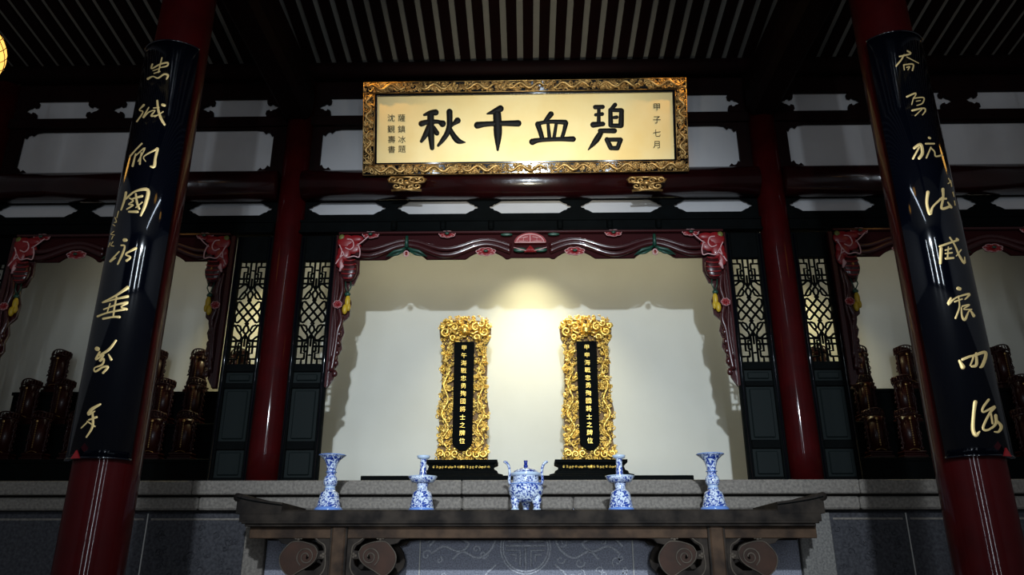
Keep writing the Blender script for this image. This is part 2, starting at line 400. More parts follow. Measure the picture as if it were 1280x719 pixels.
frieze(2.4,5.6,'right',[(2.64,3.48),(3.60,4.44),(4.56,5.38)],[(2.66,5.33)],[(2.58,3.45),(3.56,4.45),(4.56,5.42)])
# ---- black lintels with pegs
for a,b,n in BAYS:
    e=empty('door_lintel',((a+b)/2,6.93,3.1),{'left':'black lintel above the carved valance of the left bay','centre':'black lintel with round pegs above the centre carved valance','right':'black lintel above the carved valance of the right bay'}[n],'lintel','black lintels')
    w_=(b-a)/2-.13
    MB().box(-w_,w_,-.05,.06,.00,.13,.012).build('lintel_board',M['blackwood'],e)
    MB().box(-w_,w_,-.065,-.045,.110,.135,.006).build('moulding',M['blackwood'],e)
    MB().box(-w_,w_,-.075,-.05,-.005,.022,.006).build('moulding',M['blackwood'],e)
    if n=='centre':
        for px in (493,554,614,700,762,823):
            x=at(px,285,6.88).x
            mb=MB(); mb.tube([(x,-.075,.10),(x,-.075,.02)],.03,12); mb.ell((x,-.075,.02),(.03,.03,.02),12,6); mb.build('peg',M['blackwood'],e)

# ================================================================= LATTICE DOORS
def lattice_mesh(w,h):
    a=w/6; rows=h/a; T=.0108; mb=MB()
    def seg(pts): 
        q=[(x*a-w/2,0,h-y*a) for x,y in pts]; mb.tube(q,T,4,1.4,False)
    def arc(cx,cy,rx,ry,a0=0,a1=360,n=12,rot=0):
        pts=[]
        for i in range(n+1):
            t=R(a0+(a1-a0)*i/n); x=rx*math.cos(t); y=ry*math.sin(t); c,s=math.cos(R(rot)),math.sin(R(rot))
            pts.append((cx+x*c-y*s,cy+x*s+y*c))
        seg(pts)
    def half(fy,fx):
        g=lambda L:seg([(fx(x),fy(y)) for x,y in L])
        g([(1.2,0),(1.2,1.3),(0,1.3)]); g([(2.4,0),(2.4,2.2)]); g([(1.8,1.3),(1.8,2.6),(1.0,2.6),(1.0,4.2)])
        g([(1.2,1.3),(1.8,1.3)]); g([(3,2.2),(2.4,2.2),(2.4,5.0)]); g([(1.7,3.0),(1.7,4.2)]); g([(1.7,3.0),(2.4,3.0)])
        g([(0,4.2),(2.4,4.2)]); g([(0,5.5),(2.4,5.5)]); g([(1.1,4.2),(1.1,5.5)]); g([(1.7,4.2),(1.7,5.0),(2.4,5.0)])
        g([(2.4,5.0),(2.4,6.0),(3,7.1)]); g([(3,4.2),(3,7.1)])
        g([(0,6.6),(0.5,6.4),(1.2,5.7),(1.9,5.7),(2.2,6.3),(2.0,7.0),(1.2,7.9),(0.6,8.9),(0.9,9.3),(1.6,9.0),(2.0,8.0),(1.6,7.4)])
        g([(3,7.1),(2.5,7.7),(2.4,8.3),(2.6,8.9),(3,9.4)])
        g([(0,9.2),(.6,9.2)])
    half(lambda y:y,lambda x:x); half(lambda y:y,lambda x:6-x); half(lambda y:rows-y,lambda x:x); half(lambda y:rows-y,lambda x:6-x)
    cy=rows/2
    m=cy-9.4
    # endless knot
    for sx in (1,-1):
        X=lambda x:3+sx*(x-3)
        seg([(X(.9),cy-m+.5),(X(5.1),cy+m-.5)])
        seg([(X(2.6),cy-m+.1),(X(5.5),cy+.5)]); seg([(X(.5),cy-.5),(X(3.4),cy+m-.1)])
        seg([(X(2.6),cy-m+.1),(X(3),cy-m-.1)]); 
        seg([(X(.5),cy-.5),(X(.15),cy-1.2),(X(.3),cy-m+.7),(X(.9),cy-m+.5)]) ; seg([(X(5.5),cy+.5),(X(5.85),cy+1.2),(X(5.7),cy+m-.7),(X(5.1),cy+m-.5)])
    me=mb.build('lattice',M['blackwood'],None,mesh=True); fixn(me); return me
LW,LH=.25,1.035
lat=lattice_mesh(LW,LH)
def lattice_door(x0,x1,label):
    cx=(x0+x1)/2; w2=(x1-x0)/2; z0=.695; H=3.085-z0
    e=empty('lattice_door',(cx,6.95,z0),label,'door','black lattice doors beside the slim columns')
    y0,y1=-.03,.03; st=(x1-x0-LW)/2-.002
    for s in (-1,1):
        MB().box(*sorted((s*w2,s*(w2-st))),y0,y1,0,H,.006).build('stile',M['blackwood'],e)
        MB().tube([(s*(w2-st*.5),y0-.004,.02),(s*(w2-st*.5),y0-.004,H-.02)],.008,8).build('bead',M['black'],e)
    i=w2-st; lz=1.785-z0
    for a,b in ((0,.055),(.30,.375),(.86,.91),(1.015,lz),(lz+LH,H)):
        MB().box(-i,i,y0,y1,a,b,.005).build('rail',M['blackwood'],e)
    for a,b in ((.055,.30),(.375,.86),(.91,1.015)):
        mb=MB(); mb.box(-i,i,y0+.025,y1-.01,a,b); mb.box(-i+.03,i-.03,y0+.008,y0+.03,a+.022,b-.022,.008); mb.build('panel',M['doorpanel'],e)
    link('lattice',lat,e,loc=(0,0,lz))
    return e
lattice_door(-2.255,-1.895,'black lattice door between the left slim column and the bright central niche')
lattice_door(1.905,2.265,'black lattice door between the bright central niche and the right slim column')
lattice_door(-2.885,-2.525,'black lattice door on the outer side of the left slim column, with warm light behind')
lattice_door(2.545,2.905,'black lattice door on the outer side of the right slim column')
lattice_door(-5.475,-5.115,'black lattice door at the left edge of the photo beyond the left bay')
lattice_door(5.115,5.475,'black lattice door at the far right end beyond the right bay')

# ================================================================= CARVED VALANCES
def petal_flower(u,z,r,half=False,y=-.055):
    """peony: petals with pink rims, returns (petals mb, rim mb)"""
    pm=MB(); rm=MB(); n=7
    for k in range(n):
        q=2*math.pi*k/n+.3
        if half and math.sin(q)>.35: continue
        cx,cz=u+math.cos(q)*r*.55,z+math.sin(q)*r*.5
        pm.ell((cx,y,cz),(r*.42,.016,r*.36),10,6)
        pts=[(cx+math.cos(t)*r*.42,y-.012,cz+math.sin(t)*r*.36) for t in [q-1.5+3.0*j/8 for j in range(9)]]
        rm.tube(pts,r*.045,5)
    pm.ell((u,y-.012,z),(r*.3,.018,r*.26),10,6)
    return pm,rm
def valance(cx,hw,label,n):
    e=empty('carved_valance',(cx,6.90,2.8),label,'carving','red carved valances hung around the bay openings')
    top=3.095-2.8; 
    # top board with scalloped lower edge, in local coords
    wave=lambda x:math.cos(2*math.pi*(abs(x)-.43)/.77)
    def low(x): return .022+.085*max(0,wave(x))**.8 if abs(x)>.2 else .035
    xs=[-hw+2*hw*i/160 for i in range(161)]
    loop=[(-hw,top),(-hw,.05)]+[(x,low(x)) for x in xs[1:-1]]+[(hw,.05),(hw,top)]
    plate('valance_board',[loop],.0,.03,M['maroonflat'],e,.004)
    MB().box(-hw,hw,-.05,.02,top-.025,top+.0,.006).build('top_moulding',M['maroon'],e)
    # interlaced ribbons
    for rr,zz,yy_ in ((.030,.0,-.02),(.026,.052,-.028)):
        for sg in (-1,1):
            Q=[(x,yy_,.105+zz+(.055-.2*zz)*wave(x)) for x in xs if .17<x*sg<hw-.15]
            mb=MB(); mb.tube(Q,rr,10,.9); mb.build('ribbon',M['maroon'],e)
            mb=MB(); mb.tube([(x,y-rr*.85,z+rr*.3) for x,y,z in Q],.0045,5); mb.build('ribbon_edge',M['maroon'],e)
    # medallion in the middle
    if hw>1.5:
        mb=MB(); mb.poly([(.155*math.cos(R(a)),.165+.105*math.sin(R(a))) for a in range(0,181,12)],-.05,.0); mb.build('medallion',M['carvered'],e)
        mb=MB(); mb.tube([(.13*math.cos(R(a)),-.052,.172+.08*math.sin(R(a))) for a in range(0,181,12)],.005,5); mb.tube([(-.15,-.052,.165),(.15,-.052,.165)],.006,5); mb.tube([(0,-.052,.165),(0,-.052,.25)],.005,5)
        for s in (-1,1):
            for k in (.05,.085): mb.tube([(s*.02,-.052,.18),(s*k*1.3,-.052,.18),(s*k*1.3,-.052,.215),(s*.02,-.052,.225)],.0035,4)
        mb.build('medallion_rim',M['pink'],e)
        for s in (-1,1):
            MB().ell((s*.10,-.045,.09),(.065,.014,.025),12,6).build('leaf',M['green'],e); MB().ell((s*.23,-.04,.255),(.06,.012,.016),12,6).build('leaf',M['green'],e)
            mb=MB(); mb.tube([(s*.04,-.06,.075),(s*.10,-.062,.092),(s*.16,-.06,.11)],.0045,5); mb.build('leaf_vein',M['pink'],e)
        mb=MB(); 
        for k in range(-3,4): mb.tube([(0,-.05,.13),(k*.018,-.055,.06)],.007,5)
        mb.build('tassel',M['carvered'],e)
    # blossoms and leaves between the ribbons
    for sg in (-1,1):
        for d,z in ((.81,.262),(1.56,.262),(.43,.075)):
            if d>hw-.25: continue
            pm,rm=petal_flower(sg*d,z,.10 if z<.1 else .085,y=-.030)
            for mm,zz in ((pm,0),(rm,0)): mm.v=[Vector((v.x,v.y,z+(v.z-z)*.5)) for v in mm.v]
            pm.build('blossom',M['carvered'],e); rm.build('blossom_rim',M['pink'],e)
            MB().ell((sg*d,-.065,z),(.022,.01,.014),8,6).build('blossom_heart',M['green'],e)
        xx=sg*1.20
        if hw<1.3: xx=sg*.80 if False else None
        for xx in ((sg*1.20,) if hw>1.3 else (sg*.02,) if sg>0 else ()):
            for t in (-1,1):
                mb=MB()
                mb.tube([(xx,-.035,.13),(xx+t*.05,-.04,.10),(xx+t*.12,-.04,.085),(xx+t*.20,-.035,.03)],[.012,.018,.016,.004],7)
                mb.tube([(xx+t*.03,-.035,.09),(xx+t*.09,-.04,.055),(xx+t*.17,-.04,.035)],[.010,.014,.004],7)
                mb.build('leaf_spray',M['green'],e)
            MB().tube([(xx,-.065,.235),(xx,-.06,.12)],[.014,.02],8).build('bud_stem',M['green'],e)
            MB().tube([(xx+.022*math.cos(R(a)),-.055,.055+.028*math.sin(R(a))) for a in range(0,360,30)],.007,5,closed=True).build('bud_ring',M['pink'],e)
            MB().ell((xx,-.052,.055),(.013,.01,.018),8,6).build('bud',M['carvered'],e)
    # hanging side aprons : u = distance inward from the opening edge
    for s in (-1,1):
        X=lambda u:s*(hw-u)
        o=[(0,.26),(.22,.26),(.235,.12),(.21,.02),(.215,-.12),(.17,-.24),(.125,-.25),(.13,-.34),(.16,-.42),(.15,-.56),(.09,-.62),(.115,-.72),(.09,-.80),(.105,-.88),(.07,-.94),(.08,-1.03),(.045,-1.08),(.05,-1.16),(0,-1.24)]
        plate('side_apron',[[(X(a),b) for a,b in o]],.0,.03,M['maroon'],e,.004)
        # big corner peony
        pm=MB(); rm=MB()
        for (u,z,ru,rz) in ((.08,.19,.09,.075),(.15,.13,.085,.07),(.07,.08,.07,.085),(.035,.0,.045,.085),(.17,.22,.08,.04)):
            pm.ell((X(u),-.04,z),(ru,.022,rz),12,8)
        pm.build('peony',M['carvered'],e)
        for L in ([(.03,.0),(.05,.08),(.02,.15)],[(.05,.09),(.10,.02),(.17,.03),(.22,.02),(.225,.09),(.20,.16)],[(.09,.21),(.14,.20),(.16,.14),(.13,.10),(.08,.12)],[(.19,.14),(.24,.18),(.30,.24)],[(.0,-.05),(.04,.02),(.08,.05)]):
            rm.tube([(X(u),-.062,z) for u,z in catmull(L,4)],.0065,5)
        rm.build('peony_rim',M['pink'],e)
        MB().ell((X(.035),-.05,.235),(.03,.012,.03),8,6).build('corner_leaf',M['olive'],e)
        # striped drum
        mb=MB(); mb.ell((X(.125),-.03,-.10),(.085,.035,.125),16,10); mb.build('gourd',M['maroon'],e)
        mb=MB()
        for j in range(5):
            z=-.02-.045*j; 
            mb.tube([(X(.125+.08*math.sqrt(max(.05,1-((z+.1)/.13)**2))*t),-.066+.02*t*t,z+.025*t*t*(1 if j<2 else .6)) for t in (-.9,-.5,0,.5,.9)],.007,5)
        mb.build('gourd_band',M['carvered'],e)
        mb=MB(); mb.tube([(X(.05),-.045,-.02),(X(.06),-.05,-.07),(X(.04),-.045,-.12)],[.01,.022,.008],6); mb.build('side_blossom',M['pink'],e)
        mb=MB()
        for u in (.10,.15): mb.tube([(X(u),-.03,-.22),(X(u+.01),-.04,-.28),(X(.13),-.03,-.34)],.006,5)
        mb.ell((X(.13),-.03,-.35),(.03,.02,.022),8,6)
        mb.build('cord',M['green'],e)
        mb=MB(); mb.ell((X(.135),-.03,-.42),(.026,.024,.06),10,8); mb.ell((X(.115),-.03,-.50),(.026,.024,.05),10,8); mb.ell((X(.15),-.03,-.48),(.018,.02,.04),8,6); mb.build('hanging_fruit',M['yellow'],e)
        mb=MB(); mb.tube([(X(u),-.02,z) for u,z in catmull([(.045,-.15),(.075,-.30),(.05,-.45),(.085,-.60),(.06,-.72),(.05,-.90),(.03,-1.1)],4)],.026,8,.8); 
        mb.tube([(X(u),-.03,z) for u,z in catmull([(.02,-.10),(.035,-.30),(.02,-.5),(.04,-.70),(.02,-1.0)],4)],.014,6)
        for z in (-.62,-.74,-.83,-.92,-1.02,-1.12): mb.ell((X(.075+.03*z*.9+.02),-.02,z),(.028,.02,.035),8,6)
        mb.build('trailing_stem',M['maroon'],e)
        pm,rm=petal_flower(X(.05),-.46,.045,y=-.05)
        pm.build('blossom',M['carvered'],e); rm.build('blossom_rim',M['pink'],e)
        MB().box(*sorted((X(0),X(-.045 if hw<1.5 else -.022))),-.03,.03,-1.25,.27,.005).build('jamb',M['maroon'],e)
    return e
valance(.005,1.875,'red and green carved valance around the bright central niche, with a round medallion','c')
valance(-4.0,1.065,'red carved valance around the left bay, partly behind the couplet board','l')
valance(4.0,1.065,'red carved valance around the right bay, partly behind the couplet board','r')

# ================================================================= STONE PLATFORM
pl=MB(); pl.box(-6.4,6.4,6.80,8.3,FL,.56)
platform=struct('stone_platform',pl,M['stonedark'])
struct('floor_niche',MB().box(-6.4,6.4,6.9,8.3,.56,.69),M['stone'])
def slab(x0,x1,y0,y1,z0,z1,m,b=.006,name='stone_slab'):
    cx=(x0+x1)/2; mb=MB(off=(cx,y0,z0)); mb.box(x0,x1,y0,y1,z0,z1,b); return link(name,mb.build(name,m,None,mesh=True),platform,loc=(cx,y0,z0))
cop=[-6.4]+[at(p,608,6.6).x for p in (240,577,1075)]+[6.4]
for a,b in zip(cop,cop[1:]): slab(a+.002,b-.002,6.60,6.9,.578,.692,M['stone'],.008,'coping_stone')
mol=[-6.4]+[at(p,628,6.62).x for p in (246,577,717,1077)]+[6.4]
for a,b in zip(mol,mol[1:]): slab(a+.002,b-.002,6.64,6.85,.455,.558,M['stone'],.014,'moulding_stone')
px=lambda p:at(p,690,6.7).x
pan=[-6.4,px(178),px(305),px(332),px(525),px(791),px(1000),px(1042),px(1140),6.4]
mats=['stonedark','stonedark','stone','stonelit','stonelit','stonelit','stonelight','stonedark','stonedark']
for i,(a,b) in enumerate(zip(pan,pan[1:])):
    y=6.70 if i not in (2,6) else 6.665
    slab(a+.004,b-.004,y,6.84,FL+.25,.43,M[mats[i]],.006,'wall_stone')
    if i in (0,1,7,8): # raised rim of a sunken panel
        mb=MB()
        for q in ((a+.03,b-.03,.375,.392),): mb.box(q[0],q[1],6.694,6.704,q[2],q[3],.003)
        mb.build('panel_rim',M['stone'],platform)
for p in (525,791,178,1140):
    x=px(p); slab(x-.0045,x+.0045,6.697,6.75,FL+.3,.43,M['mortar'],0,'mortar_joint')
slab(-6.4,6.4,6.5,6.84,FL,FL+.25,M['stone'],.01,'footing_stone')
# carved relief on centre panel
yy=6.697
mb=MB(); cxm=at(657,690,6.7).x; cz=.155
for r in (.205,.185): mb.tube([(cxm+r*math.cos(R(a)),yy,cz+r*math.sin(R(a))) for a in range(0,360,10)],.009,5,closed=True)
for z,w_ in ((.12,.11),(.085,.14),(.05,.15),(.015,.165)):
    if z==.05:
        mb.tube([(cxm-w_,yy,cz+z),(cxm-.03,yy,cz+z)],.010,4); mb.tube([(cxm+.03,yy,cz+z),(cxm+w_,yy,cz+z)],.010,4)
    else: mb.tube([(cxm-w_,yy,cz+z),(cxm+w_,yy,cz+z)],.010,4)
for s in (-1,1):
    mb.tube([(cxm+s*.16,yy,cz-.02),(cxm+s*.045,yy,cz-.02),(cxm+s*.045,yy,cz-.15)],.010,4)
    mb.tube([(cxm+s*.13,yy,cz-.055),(cxm+s*.08,yy,cz-.055),(cxm+s*.08,yy,cz-.11)],.010,4)
mb.tube([(cxm,yy,cz+.15),(cxm,yy,cz+.05)],.010,4); mb.tube([(cxm,yy,cz+.0),(cxm,yy,cz-.17)],.010,4)
mb.build('longevity_medallion',M['stonerelief'],platform)
mb=MB(); random.seed(3)
for s in (-1,1):
    X=lambda u:cxm+s*u
    for L in ([(.23,.30),(.28,.22),(.25,.10),(.30,.0),(.40,-.05),(.52,.0),(.60,-.06)],[(.30,.28),(.38,.20),(.50,.22),(.55,.12),(.47,.06),(.55,.0),(.68,.04),(.78,-.02)],
              [(.40,.34),(.48,.30),(.60,.33),(.66,.24),(.60,.18)],[(.70,.32),(.78,.25),(.72,.17),(.80,.10)],[(.24,-.1),(.34,-.2),(.30,-.3)],[(.62,.10),(.70,.13),(.80,.04)]):
        mb.tube([(X(u),yy,cz+z-.03) for u,z in catmull(L,5)],.0115,5)
    for k in range(16):
        u=.28+.54*random.random(); z=-.35+.62*random.random()
        mb.tube([(X(p[0]),p[1],p[2]) for p in spiral(u,cz+z,.025+.025*random.random(),1.1,random.random()*6,random.choice((-1,1)),10,yy)],.008,5)
mb.build('cloud_relief',M['stonerelief'],platform)
for a,b in ((pan[1],pan[2]),(pan[7],pan[8])):
    mb=MB()
    for k in range(70):
        u=a+.06+(b-a-.12)*random.random(); z=-.5+.82*random.random()
        mb.tube(spiral(u,z,.018+.025*random.random(),1.0,random.random()*6,random.choice((-1,1)),9,yy),.0035,4)
    o=mb.build('scroll_relief',M['stonedark'],platform); o['kind']='stuff'

# ================================================================= ALTAR TABLE
TY0,TY1=5.88,6.52; TZ=.404
table=empty('altar_table',(0,6.2,FL),'long old brown wooden altar table with upturned ends and cloud brackets','table')
lo=Vector((0,6.2,FL))
x0,x1=at(300,640,TY0).x,at(1026,640,TY0).x; tc_=(x0+x1)/2
def tprof(x):  # top height along X : flanges curve up at both ends
    return 0
mb=MB(off=lo); n=60; xs=[x0+(x1-x0)*i/n for i in range(n+1)]; sec=[(TY0,-.085),(TY0,-.012),(TY0+.015,0),(TY1-.015,0),(TY1,-.012),(TY1,-.085)]
vs=[(x,y,TZ+z) for x in xs for y,z in sec]; k=len(sec)
mb.add(vs,[(i*k+j,(i+1)*k+j,(i+1)*k+(j+1)%k,i*k+(j+1)%k) for i in range(n) for j in range(k)]+[tuple(range(k)),tuple(n*k+j for j in range(k))[::-1]])
fixn(mb.build('tabletop',M['wood'],table).data)
MB(off=lo).box(x0+.02,x1-.02,TY0-.006,TY0+.02,TZ-.10,TZ-.078,.004).build('edge_bead',M['wood'],table)
MB(off=lo).box(x0+.04,x1-.04,TY0+.015,TY0+.05,TZ-.118,TZ-.10,.003).build('edge_bead',M['wood'],table)
for s in (-1,1):
    xe=x0 if s<0 else x1
    mb=MB(off=lo); P=catmull([(xe-s*.31,TZ+.052),(xe-s*.20,TZ+.066),(xe-s*.06,TZ+.088),(xe+s*.03,TZ+.108)],5)
    vs=[]
    for x,z in P:
        for y,dz in ((TY0-.004,None),(TY0-.004,.0),(TY1+.004,.0),(TY1+.004,None)): vs.append((x,y,z+dz if dz is not None else TZ-.03))
    m_=len(P); mb.add(vs,[(i*4+j,(i+1)*4+j,(i+1)*4+(j+1)%4,i*4+(j+1)%4) for i in range(m_-1) for j in range(4)]+[(0,1,2,3),((m_-1)*4+3,(m_-1)*4+2,(m_-1)*4+1,(m_-1)*4)])
    mb.tube([(xe+s*.028,TY0-.006,TZ+.09),(xe+s*.028,TY1+.006,TZ+.09)],.032,12)
    fixn(mb.build('upturned_flange',M['wood'],table).data)
    mb=MB(off=lo); mb.tube([(x,TY0-.008,z-.02) for x,z in P],.005,5); mb.build('flange_groove',M['blackwood'],table)
AY=5.96
MB(off=lo).box(x0+.06,x1-.02,AY,AY+.05,.205,TZ-.085,.004).build('apron',M['woodlight'],table)
MB(off=lo).box(x0+.06,x1-.02,6.40,6.45,.205,TZ-.085,.004).build('apron',M['wood'],table)
LX=(at(421.5,690,5.93).x,at(898,690,5.93).x)
for i,lx in enumerate(LX):
    for y in (5.93,6.38):
        mb=MB(off=lo); mb.box(lx-.052,lx+.052,y,y+.09,FL,TZ-.085,.012)
        mb.build('leg',M['woodlight'],table)
    for sgn in (-1,1):
        for q in (1,): 
            mb=MB(off=lo); mb.box(lx+sgn*.052-.012,lx+sgn*.052+.012,5.94,6.02,FL,TZ-.085,.004); mb.build('leg_bead',M['wood'],table)
# cloud brackets : outline and pierced holes digitised, built as thick boards
def PX(px_,py_,Y=AY): 
    p=at(px_,py_,Y); return (p.x,p.z)
def mir(L): # mirror about table centre
    return L
innerL=[(440,671),(525,671),(512,672),(508,676),(500,672),(511,683),(512,700),(505,712),(495,719),(480,726),(455,728),(440,730)]
def cloud(lx,s,label_inner,scl):
    # local coords u outward from leg centre (m), z relative to apron bottom (.215)
    out=[(.05,.012),(.05,-.62),(.15,-.56),(.17,-.42),(.22,-.30),(.30,-.285),(.36,-.26),(.415,-.21),(.426,-.165),(.41,-.10),(.37,-.05),(.43,-.038),(.455,-.012),(.50,-.006),(.53,.012)]
    hole1=[(.105,-.095),(.125,-.055),(.155,-.040),(.185,-.008),(.24,.006),(.31,.004),(.345,-.012),(.30,-.022),(.255,-.034),(.21,-.043),(.170,-.062),(.152,-.10)]
    hole2=[(.105,-.150),(.120,-.195),(.175,-.235),(.24,-.235),(.262,-.218),(.215,-.200),(.175,-.176),(.152,-.148)]
    hole3=[(.226,-.115),(.212,-.140),(.226,-.160),(.242,-.150),(.236,-.130)]
    T=lambda L:[(lx+s*u,.212+z) for u,z in L]
    o=plate('cloud_bracket',[T(out),T(hole1),T(hole2),T(hole3)],AY+.012,.032,M['wood'],None,.004,(0,0))
    o.parent=table; o.location=-lo
    ob=o.copy(); C.objects.link(ob); ob.location=-lo+Vector((0,.44,0))
    mb=MB(off=lo); Y=AY+.010
    def q(L,r=.006): mb.tube([(lx+s*u,Y,.212+z) for u,z in catmull(L,4)],r,5)
    lobe=[(.152,-.105),(.178,-.064),(.235,-.040),(.29,-.030),(.35,-.034),(.395,-.075),(.425,-.12),(.428,-.17),(.40,-.23),(.34,-.268),(.27,-.232),(.205,-.196),(.165,-.155)]
    lp=plate('cloud_lobe',[T(lobe),T(hole3)],AY+.002,.012,M['woodrust'],o,.003); lp.location=(0,0,0)
    Y=AY+.000
    c=(.237,-.137)
    q([(c[0]+.070*math.cos(R(a))*(1-(a+60)/800),c[1]+.070*math.sin(R(a))*(1-(a+60)/800)) for a in range(-60,560,40)],.0055)
    q(lobe+[lobe[0]],.0045)
    Y=AY+.010
    q([(.098,-.12),(.092,-.20),(.12,-.26),(.19,-.30),(.30,-.292)],.006)
    q([(.098,-.12),(.105,-.06),(.15,-.028),(.20,.006),(.30,.012)],.006)
    for (u,z) in ((.112,-.118),(.128,-.130),(.112,-.138),(.285,-.004),(.305,-.014),(.325,-.006),(.262,-.218)): mb.ell((lx+s*u,Y,.212+z),(.012,.008,.012),8,6)
    se=mb.build('scroll_edge',M['wornedge'],o); se.location=lo
for lx,si in ((LX[0],-1),(LX[1],1)):
    cloud(lx,si,'',.9); cloud(lx,-si,'',1)

# ================================================================= PORCELAIN
def copy_tree(o,parent=None):
    c=o.copy(); C.objects.link(c); c.parent=parent
    for ch in list(o.children): copy_tree(ch,c)
    return c
VY=6.06
def zt(px_): p=at(px_,636,VY); return (p.x,VY,TZ)
def prof_parts(e,segs,mats_):
    for (nm,pf),m in zip(segs,mats_): MB().lathe(pf,(0,0,0),36).build(nm,m,e)
vase=empty('flower_vase',zt(410.5),'tall blue and white trumpet vase at the left end of the altar table','vase','blue and white trumpet vases')
prof_parts(vase,[
 ('foot_ring',[(0,0),(.105,0),(.108,.012),(.098,.028),(.092,.03)]),
 ('lower_body',[(.092,.03),(.082,.07),(.074,.11),(.066,.135),(.045,.15),(.040,.16)]),
 ('lower_band',[(.040,.158),(.038,.175),(.040,.188)]),
 ('knop',[(.036,.188),(.046,.192),(.052,.205),(.054,.228),(.048,.25),(.036,.256)]),
 ('neck',[(.036,.256),(.034,.29),(.036,.32),(.045,.355),(.062,.385),(.088,.408),(.104,.418)]),
 ('rim',[(.104,.418),(.107,.423),(.100,.424),(.06,.392),(.038,.35),(.02,.30)])],
 [M['bluerim'],M['bw'],M['palerim'],M['bw'],M['bw'],M['bluerim']])
for z in (.165,.19,.255,.292):
    MB().tube([(.041*math.cos(R(a)),.041*math.sin(R(a)),z) for a in range(0,360,15)],.003,5,closed=True).build('ring',M['bluerim'],vase)
v2=copy_tree(vase); v2.location=zt(893.5); v2['label']='tall blue and white trumpet vase at the right end of the altar table'
cs=empty('candlestick',zt(527),'blue and white porcelain candlestick just right of the left trumpet vase','candlestick','blue and white candlesticks')
prof_parts(cs,[
 ('foot_ring',[(0,0),(.098,0),(.100,.010),(.092,.022)]),
 ('bell_base',[(.092,.022),(.085,.06),(.078,.10),(.070,.135),(.050,.152),(.042,.158)]),
 ('stem',[(.042,.158),(.039,.175),(.044,.20),(.046,.212)]),
 ('drip_pan',[(.046,.208),(.085,.214),(.098,.232),(.112,.256),(.108,.258),(.09,.240),(.03,.238)]),
 ('candle_socket',[(.030,.238),(.028,.28),(.024,.33),(.024,.385),(.028,.39)]),
 ('top_dish',[(.026,.388),(.046,.396),(.052,.415),(.048,.416),(.035,.402),(0,.40)])],
 [M['bluerim'],M['bw'],M['bw'],M['bw'],M['bw'],M['palerim']])
MB().tube([(.110*math.cos(R(a)),.110*math.sin(R(a)),.256) for a in range(0,360,12)],.0035,5,closed=True).build('pan_rim',M['palerim'],cs)
c2=copy_tree(cs); c2.location=zt(776.5); c2['label']='blue and white porcelain candlestick just left of the right trumpet vase'
ur=empty('incense_burner',zt(657.5),'blue and white tripod incense burner with lid and upswept handles','incense burner')
MB().lathe([(0,.06),(.06,.062),(.105,.085),(.128,.125),(.134,.165),(.126,.195),(.108,.212),(.100,.22)],(0,0,0),40).build('bowl',M['bw'],ur)
MB().lathe([(.100,.22),(.098,.255),(.102,.262)],(0,0,0),40).build('neck',M['bw'],ur)
MB().lathe([(.098,.258),(.112,.262),(.112,.282),(.104,.284),(.09,.280)],(0,0,0),40).build('rim',M['palerim'],ur)
lid=MB().lathe([(.100,.280),(.092,.296),(.065,.310),(.03,.322),(0,.326)],(0,0,0),40).build('lid',M['bw'],ur)
mb=MB(); mb.ell((0,0,.335),(.017,.017,.02),10,8); mb.ell((0,-.004,.36),(.014,.016,.018),10,8); mb.ell((.008,0,.372),(.008,.008,.008),8,6); mb.ell((-.008,0,.372),(.008,.008,.008),8,6); mb.build('lion_knob',M['blueglaze'],lid)
for s in (-1,1):
    MB().tube([(s*a,0,b) for a,b in catmull([(.118,.19),(.128,.23),(.124,.28),(.130,.33),(.150,.362),(.172,.368)],4)],[.011]*16+[.012,.012,.010,.008,.006],10,1.6).build('handle',M['bw'],ur)
MB().tube([(.128*math.cos(R(a)),.128*math.sin(R(a)),.196) for a in range(0,360,12)],.004,5,closed=True).build('shoulder_ring',M['bluerim'],ur)
for a in (215,325,90):
    x,y=.10*math.cos(R(a)),.085*math.sin(R(a))
    mb=MB(); mb.ell((x,y,.075),(.036,.034,.05),14,10); mb.tube([(x,y,.05),(x,y,.012)],[.026,.024],14); mb.build('foot',M['bw'],ur)
    MB().lathe([(0,0),(.030,0),(.032,.008),(.027,.016),(0,.016)],(x,y,0),18).build('foot_ring',M['palerim'],ur)

